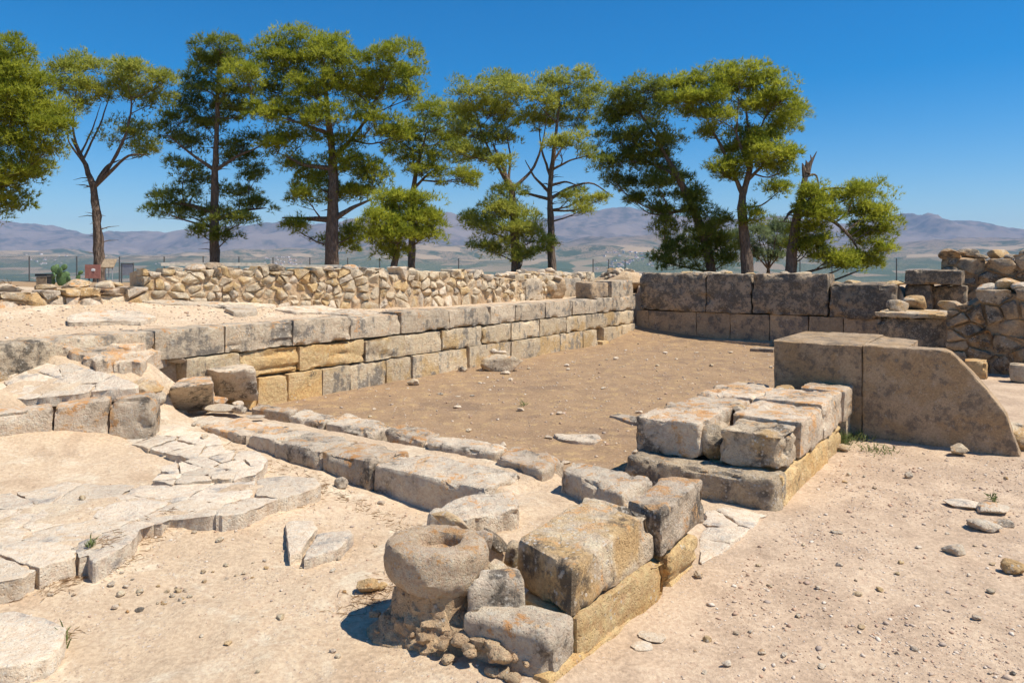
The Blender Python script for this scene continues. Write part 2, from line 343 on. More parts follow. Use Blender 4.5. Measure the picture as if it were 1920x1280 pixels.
def poly_stone(poly, o, e1, e2, nrm, top, bot, rnd=0.02, dome=0.0, amp=0.008, cell=0.05, seed=0, tilt=None, flare=0.0, edge_amp=None, facets=0):
    """stone with an outline in the plane (o,e1,e2), standing proud along nrm from bot to top"""
    p = resample(chaikin(poly, 1), cell); n = len(p); c = p.mean(0)
    o, e1, e2, nrm = (np.asarray(x, float) for x in (o, e1, e2, nrm))
    rad = np.linalg.norm(p - c, axis=1).mean(); ea = amp * 1.5 if edge_amp is None else edge_amp
    w0 = o + p[:, :1] * e1 + p[:, 1:] * e2
    jit = 1 + ((fbm(w0 * 9, 4, seed + 3, .65)) * ea * 2 / max(rad, 1e-3)); rgf = np.random.default_rng(seed)
    pln = [(rgf.normal(size=2) * .38, rgf.uniform(.0, .35) * rad) for _ in range(facets)]
    rings = [(1.0 + flare, bot), (1.0 + flare * 0.5, bot + (top - bot) * 0.45), (1.0, top - rnd), (1 - 0.35 * rnd / rad, top - 0.35 * rnd), (1 - rnd / rad, top)]
    k = max(2, int(rad / (cell * 1.3))); f0 = 1 - rnd / rad
    rings += [(f0 * (1 - i / (k + 0.0)) , top) for i in range(1, k)]
    V = []; isr = []
    for f, h in rings:
        q = c + (p - c) * (f * (1 + (jit - 1) * min(1, f)))[:, None]
        hh = h + (dome * (1 - f * f) if h == top else 0)
        w = o + q[:, :1] * e1 + q[:, 1:] * e2 + nrm * hh
        if facets and h >= top - rnd * .99: w = w + nrm * (np.min([(q - c) @ a_ + b_ for a_, b_ in pln], 0) * (1 if h == top else .6))[:, None]
        if tilt is not None and h > bot + 1e-6: w = w + nrm * ((q - c) @ np.asarray(tilt))[:, None]
        V.append(w)
    V = np.vstack(V); m = len(rings)
    V = np.vstack([V, o + c[0] * e1 + c[1] * e2 + nrm * (top + dome + (min(b_ for a_, b_ in pln) if facets else 0))])
    d = fbm(V * 4, 3, seed) * amp * 1.6 + fbm(V * 15, 3, seed + 7) * amp * 0.7
    up = np.ones(len(V)); up[:n] = 0; up[n:2 * n] = 0
    V = V + nrm * (d * up)[:, None]
    side = np.zeros((len(V), 3)); dirs = (p - c) / np.maximum(np.linalg.norm(p - c, axis=1), 1e-6)[:, None]
    sd3 = dirs[:, :1] * e1 + dirs[:, 1:] * e2
    for ri in (1, 2): V[ri * n:(ri + 1) * n] += sd3 * ((fbm(V[ri * n:(ri + 1) * n] * 8, 4, seed + 11, .65) - .15) * amp * 2.6)[:, None]
    Fc = []
    for i in range(m - 1):
        for j in range(n):
            a = i * n + j; b = i * n + (j + 1) % n; Fc.append((a, b, b + n, a + n))
    for j in range(n): Fc.append(((m - 1) * n + j, (m - 1) * n + (j + 1) % n, m * n))
    return V, Fc
def area2(p): p = np.asarray(p); q = np.roll(p, -1, 0); return (p[:, 0] * q[:, 1] - q[:, 0] * p[:, 1]).sum()
def ccw(p): p = np.asarray(p, float); return p if area2(p) > 0 else p[::-1]
def clip(poly, m, d):                 # keep the side (x-m).d <= 0
    out = []
    for i in range(len(poly)):
        a, b = poly[i], poly[(i + 1) % len(poly)]; fa, fb = (a - m) @ d, (b - m) @ d
        if fa <= 0: out.append(a)
        if fa * fb < 0: out.append(a + (b - a) * fa / (fa - fb))
    return out
def voronoi(outline, seeds, gap=0.01, aniso=1.0):
    seeds = np.asarray(seeds, float); S = np.array([1, aniso]); res = []
    for i, a in enumerate(seeds):
        poly = [np.asarray(q, float) * S for q in (outline(i) if callable(outline) else outline)]; A_ = a * S
        for j, b in enumerate(seeds):
            if j == i: continue
            B_ = b * S; dv = B_ - A_; L = np.linalg.norm(dv)
            if L > 4: continue
            poly = clip(poly, (A_ + B_) / 2 - dv / L * gap / 2, dv / L)
            if len(poly) < 3: break
        if len(poly) >= 3:
            pl = np.array(poly) / S
            if abs(area2(pl)) > 1e-4: res.append((i, ccw(pl)))
    return res
def ico(sub):
    ph = (1 + 5 ** .5) / 2
    V = [(-1, ph, 0), (1, ph, 0), (-1, -ph, 0), (1, -ph, 0), (0, -1, ph), (0, 1, ph), (0, -1, -ph), (0, 1, -ph), (ph, 0, -1), (ph, 0, 1), (-ph, 0, -1), (-ph, 0, 1)]
    V = [np.array(v) / np.linalg.norm(v) for v in V]
    Fc = [(0, 11, 5), (0, 5, 1), (0, 1, 7), (0, 7, 10), (0, 10, 11), (1, 5, 9), (5, 11, 4), (11, 10, 2), (10, 7, 6), (7, 1, 8), (3, 9, 4), (3, 4, 2), (3, 2, 6), (3, 6, 8), (3, 8, 9), (4, 9, 5), (2, 4, 11), (6, 2, 10), (8, 6, 7), (9, 8, 1)]
    for _ in range(sub):
        cache = {}; nf = []
        def mid(a, b):
            k = (min(a, b), max(a, b))
            if k not in cache: m = V[a] + V[b]; V.append(m / np.linalg.norm(m)); cache[k] = len(V) - 1
            return cache[k]
        for a, b, c in Fc:
            x, y, z = mid(a, b), mid(b, c), mid(c, a); nf += [(a, x, z), (b, y, x), (c, z, y), (x, y, z)]
        Fc = nf
    return np.array(V), Fc
ICO = {k: ico(k) for k in (0, 1, 2, 3, 4)}
def rock(size, seed=0, sub=3, cuts=9, amp=0.05, rotz=0.0):
    V, Fc = ICO[sub]; V = V.copy(); rg = np.random.default_rng(seed)
    for _ in range(cuts):
        d = rg.normal(size=3); d /= np.linalg.norm(d); o = rg.uniform(0.55, 0.85); e = V @ d - o; V = V - np.where(e > 0, e, 0)[:, None] * d * 0.92
    V = V * (1 + fbm(V * 1.7 + seed, 3, seed)[:, None] * amp * 2 + fbm(V * 6 + seed, 2, seed + 5)[:, None] * amp * 0.6)
    V = V / np.abs(V).max(0) * np.asarray(size) / 2
    c, s = math.cos(rotz), math.sin(rotz); V = V @ np.array([[c, s, 0], [-s, c, 0], [0, 0, 1]])
    V[:, 2] -= V[:, 2].min(); return V, Fc
def tube(pts, rad, sides=8, jitter=0.0, seed=0, cap=True):
    pts = np.asarray(pts, float); n = len(pts); rad = np.broadcast_to(np.asarray(rad, float), (n,)); V = []; Fc = []
    tg = np.gradient(pts, axis=0); tg /= np.maximum(np.linalg.norm(tg, axis=1), 1e-9)[:, None]
    ref = np.array([0.13, 0.9, 0.2]);
    for i in range(n):
        a = np.cross(tg[i], ref); a /= max(np.linalg.norm(a), 1e-6); b = np.cross(tg[i], a)
        for k in range(sides):
            th = 2 * math.pi * k / sides; V.append(pts[i] + (a * math.cos(th) + b * math.sin(th)) * rad[i])
    for i in range(n - 1):
        for k in range(sides):
            a = i * sides + k; b = i * sides + (k + 1) % sides; Fc.append((a, b, b + sides, a + sides))
    if cap: Fc.append(tuple(range(sides))[::-1]); Fc.append(tuple(range((n - 1) * sides, n * sides)))
    V = np.array(V)
    if jitter: V += np.stack([fbm(V * 3, 2, seed), fbm(V * 3 + 9, 2, seed), 0 * V[:, 0]], 1) * jitter
    return V, Fc
def box(c, s, rz=0.0, tilt=0.0):
    V = np.array([(x, y, z) for z in (-.5, .5) for x, y in ((-.5, -.5), (.5, -.5), (.5, .5), (-.5, .5))]) * np.asarray(s)
    ct, si = math.cos(tilt), math.sin(tilt); V = np.stack([V[:, 0], V[:, 1] * ct - V[:, 2] * si, V[:, 1] * si + V[:, 2] * ct], 1)
    c_, s_ = math.cos(rz), math.sin(rz); V = np.stack([V[:, 0] * c_ - V[:, 1] * s_, V[:, 0] * s_ + V[:, 1] * c_, V[:, 2]], 1) + np.asarray(c)
    return V, [(0, 3, 2, 1), (4, 5, 6, 7), (0, 1, 5, 4), (1, 2, 6, 5), (2, 3, 7, 6), (3, 0, 4, 7)]

# ------------------------------------------------------------------ outlines of the paved patches
c4 = lambda x, y: (x / 2.37, 740 + y / 2.37)
PAVE = {
 'flag': ([c4(*q) for q in [(-160, 890), (0, 830), (100, 805), (230, 750), (385, 712), (420, 735), (520, 690), (590, 645), (630, 578), (720, 570), (740, 548), (960, 540), (1080, 525), (1200, 480), (1320, 440), (1430, 400), (1400, 368), (1250, 362), (1110, 380), (880, 385), (700, 400), (480, 400), (300, 385), (150, 425), (0, 440), (-160, 480)]], lambda u, v: .15),
 'crack': ([c4(*q) for q in [(345, 150), (400, 128), (470, 112), (560, 118), (650, 118), (750, 125), (860, 160), (960, 178), (1000, 240), (1130, 245), (1190, 285), (1150, 350), (1050, 372), (900, 385), (760, 395), (680, 375), (720, 320), (850, 285), (760, 260), (640, 235), (540, 215), (470, 180)]], lambda u, v: .165 + (900 - v) * .0006),
 'ledge': ([(-60, 758), (0, 750), (100, 742), (205, 733), (250, 729), (262, 722), (215, 705), (165, 690), (120, 678), (60, 666), (0, 664), (-60, 668)], lambda u, v: .50 + (760 - v) * .003)}
def inside_dist(x, y, poly):
    """signed distance to a polygon, positive inside"""
    d = np.full(len(x), 1e9); ins = np.zeros(len(x), bool); n = len(poly)
    for i in range(n):
        a, b = poly[i], poly[(i + 1) % n]; e = b - a; k = np.clip(((x - a[0]) * e[0] + (y - a[1]) * e[1]) / (e @ e), 0, 1)
        d = np.minimum(d, np.hypot(x - a[0] - k * e[0], y - a[1] - k * e[1]))
        if a[1] != b[1]: ins ^= ((a[1] > y) != (b[1] > y)) & (x < (b[0] - a[0]) * (y - a[1]) / (b[1] - a[1]) + a[0])
    return np.where(ins, d, -d)
FILL = []
for key, (ol, zf) in PAVE.items():
    W3 = np.array([px(u, v, zf(u, v)) for u, v in ol]); pf = np.linalg.lstsq(np.hstack([np.ones((len(W3), 1)), W3[:, :2]]), W3[:, 2], rcond=None)[0]
    FILL.append((W3[:, :2], pf))
# ------------------------------------------------------------------ terrain
CP = [(1900, 1270, 0), (1400, 1270, 0), (1075, 1255, -0.01), (700, 1270, 0), (400, 1270, 0), (100, 1270, 0.0), (300, 1130, 0.0), (600, 1100, 0.0), (650, 1000, 0.0), (780, 965, -0.05),
      (640, 895, 0.03), (500, 985, 0.06), (100, 1105, 0.05), (0, 1130, 0.05), (330, 1000, 0.075), (560, 945, 0.075), (100, 900, 0.145), (300, 835, 0.185), (0, 940, 0.13), (0, 808, 0.34), (100, 800, 0.33), (200, 786, 0.33), (285, 774, 0.34), (350, 800, .2), (60, 850, .215), (180, 835, .22), (260, 815, .235), (150, 870, .175), (-60, 860, .22),
      (450, 850, 0.12), (340, 795, 0.20), (150, 1010, 0.08), (450, 930, 0.10), (1310, 1065, 0), (1450, 960, 0), (1610, 825, 0), (1900, 870, 0), (1900, 700, 0), (1700, 1000, 0.0), (1500, 1100, 0.0)]
cpw = np.array([px(*c) for c in CP])
cpw = np.vstack([cpw, [(-6, 2, 0.1), (6, 1, 0), (0, 0, 0), (-6, 5, 0.45), (12, 6, 0), (14, 12, 0), (-8, 6.4, 0.5), (7, 12, 0), (0, -4, 0), (-8, -3, 0), (10, -3, 0)]])
def _tps(r): return r ** 2 * np.log(r + 1e-6)
_n = len(cpw); _K = _tps(np.linalg.norm(cpw[:, None, :2] - cpw[None, :, :2], axis=2)) + np.eye(_n) * 0.15
_Pm = np.hstack([np.ones((_n, 1)), cpw[:, :2]]); _L = np.block([[_K, _Pm], [_Pm.T, np.zeros((3, 3))]])
_w = np.linalg.solve(_L, np.concatenate([cpw[:, 2], np.zeros(3)]))
def front_z(x, y):
    q = np.stack([np.clip(x, -8, 14), np.clip(y, -4, 13)], 1); r = np.zeros(len(q))
    for i in range(_n): r += _w[i] * _tps(np.hypot(q[:, 0] - cpw[i, 0], q[:, 1] - cpw[i, 1]))
    return np.clip(r + _w[_n] + q @ _w[_n + 1:], -0.1, 0.55)
def ground_z(x, y, rough=True):
    x = np.atleast_1d(np.asarray(x, float)); y = np.atleast_1d(np.asarray(y, float)); s, t = to_st(x, y)
    P = np.stack([x, y, 0 * x], 1)
    z = front_z(x, y)
    # step under the ledge paving
    z = z + (0.47 + .32 * sstep(t, .75, .0) - z) * sstep(t, 0.72, 0.5) * sstep(s, -1.3, -2.0)
    for poly, pf in FILL:
        m_ = (x > poly[:, 0].min()) & (x < poly[:, 0].max()) & (y > poly[:, 1].min()) & (y < poly[:, 1].max())
        if m_.any():
            w = sstep(inside_dist(x[m_], y[m_], poly), .03, .09); zz = pf[0] + pf[1] * x[m_] + pf[2] * y[m_] - .012; z[m_] = z[m_] + (zz - z[m_]) * w
    court = sstep(s, -1.55, -1.45) * sstep(t, -0.2, -0.12)
    z = z * (1 - court * sstep(t, 6.2, 5.6))
    # earth packed into the front wall and the spur
    z = z + (0.135 - z) * sstep(s, -1.86, -1.76) * sstep(s, -1.05, -1.2) * sstep(t, 0.25, 0.4) * sstep(t, 4.6, 4.4)
    z = z + (0.10 - z) * sstep(s, -2.6, -2.5) * sstep(s, -1.2, -1.35) * sstep(t, 4.35, 4.5) * sstep(t, 5.6, 5.45)
    # terrace behind the long wall
    zt = 0.93 + np.clip(-t - 0.3, 0, 1.4) * 0.17 * sstep(s, 4.5, -0.5) + 0.06 * sstep(-t, 0.8, 2.0)
    z = z + (zt - z) * sstep(t, -0.12, -0.24)
    # hill behind the back wall and behind the right hand ruins
    zb = 1.22
    z = np.where(t > -0.2, z + (zb - z) * np.maximum(sstep(s, 9.85, 10.1) * sstep(t, 5.6, 5.2), sstep(s, 11.7, 12.2) * sstep(t, 5.2, 5.6)), z)
    d = np.hypot(x * 0.55, y)
    top = 1.06 - 0.45 * sstep(d, 26, 45)
    z = z + (top - z) * sstep(d, 15, 21)
    if rough:
        near = sstep(d, 30, 12)
        z = z + near * (fbm(P * 1.3, 3, 3) * 0.018 + fbm(P * 6, 3, 8) * 0.013 + fbm(P * 16, 2, 18) * 0.005) + (1 - near) * fbm(P * 0.2, 3, 4) * 0.12
        z = z + near * np.clip(fbm(P * 3.1, 3, 21) * 2 - 0.5, 0, 1) * 0.018 * sstep(s, -1.5, -2.0)
    z = z - np.maximum(d - 45, 0) ** 1.35 * 0.11
    return np.maximum(z, -96.5)
def gz(x, y): return float(ground_z(x, y)[0])
def hit(u, v):                                           # where the view through a photo pixel meets the ground
    Y = np.concatenate([np.arange(1.5, 12, .02), np.arange(12, 45, .1)]); X = (u - 960) / F * Y; z = H - (v - HOR) / F * Y
    g = ground_z(X, Y, False); i = np.argmax(z <= g); return np.array([X[i], Y[i], g[i]])
xs = np.concatenate([-np.geomspace(420, 7.2, 60)[:-1], np.arange(-7.2, -3.5, 0.06), np.arange(-3.5, 5.0, 0.028), np.arange(5.0, 10, 0.08), np.geomspace(10, 420, 55)])
ys = np.concatenate([np.linspace(-25, 1.2, 14), np.arange(1.25, 7.4, 0.028), np.arange(7.4, 20, 0.09), np.geomspace(20, 480, 60)])
gx, gy = np.meshgrid(xs, ys); gx = gx.ravel(); gy = gy.ravel()
gzv = ground_z(gx, gy); S_, T_ = to_st(gx, gy)
nx, ny = len(xs), len(ys); ii = np.arange(nx * ny).reshape(ny, nx)
gf = np.stack([ii[:-1, :-1], ii[:-1, 1:], ii[1:, 1:], ii[1:, :-1]], -1).reshape(-1, 4)
courtm = sstep(S_, -1.3, -0.9) * sstep(T_, -0.1, 0.05) * sstep(S_, 12, 10) * sstep(T_, 5.6, 4.9)
courtm = np.maximum(courtm * (0.55 + 0.45 * sstep(S_, -1, 1.5)), 0.62 * sstep(np.hypot(gx, gy), 16, 22))
gravm = sstep(T_, 5.2, 6.0) * 1.0
gobj = mesh_obj('ground', np.stack([gx, gy, gzv], 1), gf, M['ground'], attrs={'court': courtm, 'gravel': gravm}, center=(0, 0, 0)); gobj['kind'] = 'structure'

# far plain and mountains
SKY_U = [-400, -200, 0, 60, 150, 250, 350, 430, 500, 560, 620, 680, 740, 800, 845, 880, 950, 1050, 1100, 1145, 1200, 1260, 1350, 1420, 1480, 1560, 1640, 1690, 1760, 1850, 1920, 2100, 2400]
SKY_V = [430, 428, 421, 424, 438, 441, 443, 432, 424, 421, 420, 408, 414, 414, 406, 416, 430, 411, 402, 394, 400, 407, 419, 413, 416, 428, 415, 405, 418, 428, 431, 425, 430]
RY = 13000.0
rx = (np.array(SKY_U) - 960) / F * RY; rz = H - (np.array(SKY_V) - HOR) / F * RY
FH_U = [-300, 0, 120, 300, 420, 520, 640, 760, 900, 1000, 1100, 1230, 1330, 1500, 1650, 1760, 1920, 2200]
FH_V = [480, 482, 470, 486, 474, 466, 476, 464, 470, 462, 448, 440, 452, 468, 462, 446, 452, 455]
hx = (np.array(FH_U) - 960) / F * 7600.0; hz = H - (np.array(FH_V) - HOR) / F * 7600.0
def far_z(x, y):
    P = np.stack([x, y, 0 * x], 1)
    rid = 1 - np.abs(fbm(P / 1500, 5, 41)) * 2; rid2 = 1 - np.abs(fbm(P / 600, 4, 43)) * 2
    a = sstep(y, 7200, RY) ; main = np.interp(x, rx, rz) * a ** 1.25
    main = main + (rid - 0.45) * 330 * a * (1 - 0.72 * sstep(y, 11000, RY)) + (rid2 - 0.5) * 130 * a * (1 - 0.5 * a)
    b = sstep(y, 4300, 7600) * sstep(y, 10500, 7600); foot = np.interp(x, hx, hz + 96) * b + (rid2 - 0.4) * 60 * b + (rid - .5) * 50 * b
    z = -96 + foot + (main + 96) * a * sstep(y, 7000, 9000)
    z = z - 500 * sstep(y, RY, RY + 2500)
    return z + fbm(P / 300, 3, 5) * 3
fx = np.arange(-15000, 15001, 75.0); fy = np.concatenate([np.arange(150, 4000, 110.0), np.arange(4000, 15500, 70.0)])
X_, Y_ = np.meshgrid(fx, fy); X_ = X_.ravel(); Y_ = Y_.ravel(); Z_ = far_z(X_, Y_)
ii = np.arange(len(fx) * len(fy)).reshape(len(fy), len(fx))
ff = np.stack([ii[:-1, :-1], ii[:-1, 1:], ii[1:, 1:], ii[1:, :-1]], -1).reshape(-1, 4)
fo = mesh_obj('mountains', np.stack([X_, Y_, Z_], 1), ff, M['far'], center=(0, 0, 0)); fo['kind'] = 'structure'

# air between the hill and the mountains
hb, hf = box((0, 7600, 500), (31500, 16200, 1300))
hb[:, 2] = np.where(hb[:, 2] < 0, -640, 1000)
ho = mesh_obj('haze', hb, hf, None, smooth=False, center=(0, 0, 0)); ho['kind'] = 'stuff'
hm = bpy.data.materials.new('haze_air'); hm.use_nodes = True; hn = hm.node_tree.nodes; hn.clear()
ho_ = hn.new('ShaderNodeOutputMaterial'); hv = hn.new('ShaderNodeVolumePrincipled')
hv.inputs['Color'].default_value = (0.42, 0.64, 1.0, 1); hv.inputs['Density'].default_value = 4.6e-5; hv.inputs['Anisotropy'].default_value = 0.0
hm.node_tree.links.new(hv.outputs[0], ho_.inputs['Volume']); ho.data.materials.append(hm)

# ------------------------------------------------------------------ ashlar wall
R = random.Random(5); SEED = [100]
def sd_(): SEED[0] += 7; return SEED[0]
def wall_block(parent, s0, s1, t0, t1, z0, z1, mat, r=0.028, amp=0.008, chip=0.03, bed=0.0, cell=0.045, tilt=0.0, name='block', j=0.008):
    q = lambda: R.uniform(-j, j)
    c = [(*st(s0 + q(), t0 + q()), z0 + q() * .4), (*st(s1 + q(), t0 + q()), z0 + q() * .4), (*st(s1 + q(), t1 + q()), z0 + q() * .4), (*st(s0 + q(), t1 + q()), z0 + q() * .4)]
    d = [(*st(s0 + q(), t0 + q()), z1 + q()), (*st(s1 + q(), t0 + q()), z1 + q() + tilt), (*st(s1 + q(), t1 + q()), z1 + q() + tilt), (*st(s0 + q(), t1 + q()), z1 + q())]
    # turn so that the order is counter-clockwise seen from above
    c = [c[0], c[3], c[2], c[1]]; d = [d[0], d[3], d[2], d[1]]
    V, Fc = hexa(c + d, cell, r, amp, chip, sd_(), bed)
    return mesh_obj(name, V, Fc, mat, parent)

lw = thing('ashlar_wall', (*st(4.5, -0.15), 0), 'long sunlit wall of squared blocks in three courses along the court', 'wall')
top_u = [73, 290, 423, 549, 659, 752, 843, 920, 968, 1025, 1075, 1121, 1164, 1192]
mid_u = [347, 451, 562, 685, 758, 830, 905, 960, 1013, 1063, 1100, 1153, 1190]
bot_u = [440, 482, 538, 603, 657, 724, 773, 822, 878, 957, 1012, 1050, 1092, 1119]
for i in range(len(top_u) - 1):
    s0, s1 = s_on_t(top_u[i], 0), s_on_t(top_u[i + 1], 0)
    zt = 0.95 + R.uniform(-.012, .012); z0 = 0.655 if i > 0 else 0.45
    wall_block(lw, s0 + .004, s1 - .004, -0.34 - R.uniform(0, .12), R.uniform(-.012, .012), z0, zt, M['ashlar_top'], amp=0.009, chip=0.035, cell=0.04 if i < 7 else 0.06, bed=0.02 if i in (2, 8) else 0.0)
for i in range(len(mid_u) - 1):
    s0, s1 = s_on_t(mid_u[i], 0), s_on_t(mid_u[i + 1], 0)
    wall_block(lw, s0 + .005, s1 - .005, -0.33, R.uniform(-.01, .02), 0.335, 0.642, M['yellow'] if i in (1, 2) else M['ashlar'], r=0.034, amp=0.008, chip=0.05, cell=0.04 if i < 7 else 0.06, bed=0.03 if i in (1, 2, 3, 9, 10) else 0.0)
for i in range(len(bot_u) - 1):
    s0, s1 = s_on_t(bot_u[i], 0), s_on_t(bot_u[i + 1], 0)
    wall_block(lw, s0 + .004, s1 - .004, -0.34, R.uniform(.0, .025), -0.12, 0.326, M['yellow'] if i in (1, 2) or i == 0 else M['ashlar'], r=0.02, amp=0.006, chip=0.02, cell=0.045 if i < 7 else 0.06)
for a, b in ((1131, 1166), (1166, 1190)):
    wall_block(lw, s_on_t(a, 0) + .004, s_on_t(b, 0) - .004, -0.34, .015, -0.12, 0.326, M['ashlar'], r=.02, amp=.006, cell=.06)
wall_block(lw, s_on_t(1117, 0), s_on_t(1133, 0), -0.34, -.16, -0.12, 0.32, M['earthstone'], cell=.06, name='niche_back')
wall_block(lw, s_on_t(1120, 0), s_on_t(1132, 0), -0.1, .13, -0.05, 0.07, M['yellow'], cell=.05, name='fallen_stone')
# the block before the first joint, lower and rougher
V, Fc = hexa([(*st(-3.75, .06), .4), (*st(-3.75, -.5), .4), (*st(-2.62, -.5), .4), (*st(-2.62, .02), .4), (*st(-3.75, .04), .93), (*st(-3.75, -.5), .95), (*st(-2.62, -.5), .96), (*st(-2.62, .0), .93)][::1], .04, .05, .016, .05, sd_())
Fc = [f[::-1] for f in Fc] if False else Fc
mesh_obj('block', V, Fc, M['lime_warm'], lw)

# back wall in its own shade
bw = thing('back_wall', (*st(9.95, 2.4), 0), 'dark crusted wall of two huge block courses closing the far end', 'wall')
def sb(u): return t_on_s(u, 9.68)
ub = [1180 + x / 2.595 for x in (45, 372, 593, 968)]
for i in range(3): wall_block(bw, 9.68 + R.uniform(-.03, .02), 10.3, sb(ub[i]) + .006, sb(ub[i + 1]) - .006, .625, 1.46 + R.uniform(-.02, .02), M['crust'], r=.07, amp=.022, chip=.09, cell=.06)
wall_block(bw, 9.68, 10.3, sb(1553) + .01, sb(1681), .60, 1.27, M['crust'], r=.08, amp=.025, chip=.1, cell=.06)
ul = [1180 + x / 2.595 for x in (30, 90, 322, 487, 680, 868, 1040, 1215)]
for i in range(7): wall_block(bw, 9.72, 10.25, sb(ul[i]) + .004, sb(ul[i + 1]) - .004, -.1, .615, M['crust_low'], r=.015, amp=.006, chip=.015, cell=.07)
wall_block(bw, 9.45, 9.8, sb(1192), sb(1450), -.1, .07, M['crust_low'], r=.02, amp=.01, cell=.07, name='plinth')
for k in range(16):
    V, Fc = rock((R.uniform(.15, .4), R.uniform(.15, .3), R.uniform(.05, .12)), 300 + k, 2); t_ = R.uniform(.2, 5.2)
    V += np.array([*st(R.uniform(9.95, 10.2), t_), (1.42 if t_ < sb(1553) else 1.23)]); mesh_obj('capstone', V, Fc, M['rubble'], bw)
# corner pier between the two walls
cp = thing('corner_pier', (*st(9.2, -.35), .9), 'small grey pier of two squared blocks at the far corner', 'pier')
wall_block(cp, s_on_t(1150, 0), s_on_t(1190, 0), -.45, -.03, .93, 1.30, M['ashlar_top'], r=.03, cell=.05)
wall_block(cp, s_on_t(1118, 0), s_on_t(1150, 0) - .01, -.5, -.1, .93, 1.27, M['crust_low'], r=.06, amp=.02, cell=.05)

# ------------------------------------------------------------------ rubble walls
def rubble_wall(name, label, a, b, zb, zt, depth, mat, core_mat, size, seed, relief=(.02, .06), aniso=1.35, mats=None, extra=0.1, top_j=.05):
    """a,b plan ends (face line); zb,zt (z at a, z at b) or functions of 0..1"""
    a = np.asarray(a, float); b = np.asarray(b, float); L = np.linalg.norm(b - a); e1 = np.array([*(b - a) / L, 0]); nrm = np.array([e1[1], -e1[0], 0])
    fzb = zb if callable(zb) else (lambda q: zb[0] + (zb[1] - zb[0]) * q); fzt = zt if callable(zt) else (lambda q: zt[0] + (zt[1] - zt[0]) * q)
    root = thing(name, (*(a + b) / 2 - nrm[:2] * depth / 2, fzb(.5)), label, 'wall')
    rg = random.Random(seed); seeds = []; tops = []
    hmax = max(fzt(q) - fzb(q) for q in (0, .5, 1)); rows = max(2, int(round(hmax / (size * 0.72))))
    for r_ in range(rows):
        x = rg.uniform(0, size)
        while x < L:
            q = x / L; h0, h1 = fzb(q), fzt(q); hh = (h1 - h0)
            seeds.append((x, h0 + hh * (r_ + .5 + rg.uniform(-.33, .33)) / rows)); tops.append(h1 + rg.uniform(-top_j, top_j)); x += size * rg.choice((.45, .6, .85, 1.1, 1.4, 1.9))
    def outl(i):
        x = seeds[i][0]; lo = fzb(np.clip(x / L, 0, 1)) - .06; hi = tops[i]
        return [(max(0, x - 1.6 * size), lo), (min(L, x + 1.6 * size), lo), (min(L, x + 1.6 * size), hi), (max(0, x - 1.6 * size), hi)]
    for i, poly in voronoi(outl, seeds, size * .09, aniso):
        o = np.array([*a, 0]); rel = rg.uniform(*relief)
        rad = math.sqrt(abs(area2(poly)) / 2 / math.pi)
        if rad < .022: continue
        V, Fc = poly_stone(poly, o, e1, (0, 0, 1), nrm, rel, -min(depth * .9, .22), rnd=min(.03, rad * .28), dome=0, facets=4, amp=.010, cell=max(.03, rad * .28), seed=sd_(), tilt=(rg.uniform(-.12, .12), rg.uniform(-.12, .12)))
        mesh_obj('stone', V, Fc, (rg.choice(mats) if mats else mat), root)
    n = max(4, int(L / .12)); V = []; Fc = []
    for i in range(n + 1):
        q = i / n; base = np.array([*a, 0]) + e1 * L * q
        for off, z in ((.016, fzb(q) - .15), (.006, fzt(q) - .09), (-depth * .5, fzt(q) - .03), (-depth, fzt(q) - .06), (-depth, fzb(q) - .15)):
            V.append(base + nrm * off + np.array([0, 0, z]))
    V = np.array(V); V += np.stack([fbm(V * 7, 3, seed), fbm(V * 7 + 5, 3, seed), fbm(V * 7 + 11, 3, seed)], 1) * .02
    for i in range(n):
        for k in range(4): q = i * 5 + k; Fc.append((q, q + 5, q + 6, q + 1))
    Fc.append((0, 1, 2, 3, 4)); Fc.append(tuple(n * 5 + k for k in (4, 3, 2, 1, 0)))
    mesh_obj('mortar_core', V, Fc, core_mat, root)
    return root, e1, nrm, L
def on_wall_top(root, a, b, n, zt, size, mat, seed, depth):
    rg = random.Random(seed); a = np.asarray(a); b = np.asarray(b); d = (b - a) / np.linalg.norm(b - a); nr = np.array([d[1], -d[0]])
    for k in range(n):
        q = (k + rg.uniform(.1, .9)) / n; p = a + (b - a) * q - nr * rg.uniform(.05, depth); sz = size * rg.uniform(.6, 1.3)
        V, Fc = rock((sz * 1.3, sz, sz * .55), seed + k, 2, rotz=rg.uniform(0, 3)); V += np.array([*p, zt(q) - .05]); mesh_obj('stone', V, Fc, rg.choice(mat), root)
pa, pb_, pc = st(-.92, -1.56), st(2.35, -.86), st(9.35, -.95)
MR = [M['rubble']] * 6 + [M['lime'], M['lime_warm']]
r1, *_ = rubble_wall('rubble_wall', 'taller cream rubble wall stretch under the timber beam', pa, pb_, (1.16, .98), (1.575, 1.56), .5, M['rubble'], M['earthstone'], .17, 11, mats=MR)
on_wall_top(r1, pa, pb_, 13, lambda q: 1.57, .2, [M['lichen'], M['lime'], M['crust']], 40, .4)
r2, *_ = rubble_wall('rubble_wall', 'long low cream rubble wall above the block courses', pb_ + A * .02, pc, (.98, .90), lambda q: 1.52 - .12 * q + .03 * math.sin(q * 9), .5, M['rubble'], M['earthstone'], .2, 12, mats=MR, top_j=.07)
on_wall_top(r2, pb_, pc, 34, lambda q: 1.50 - .12 * q, .22, [M['rubble'], M['lichen'], M['lime'], M['lime_warm']], 80, .4)
# squared slabs set in the far stretch
for s0, s1 in ((6.4, 7.0), (7.5, 8.6)):
    wall_block(r2, s0, s1, -1.2, -.86, .93, 1.36, M['ashlar_top'], r=.03, amp=.015, chip=.05, cell=.05)
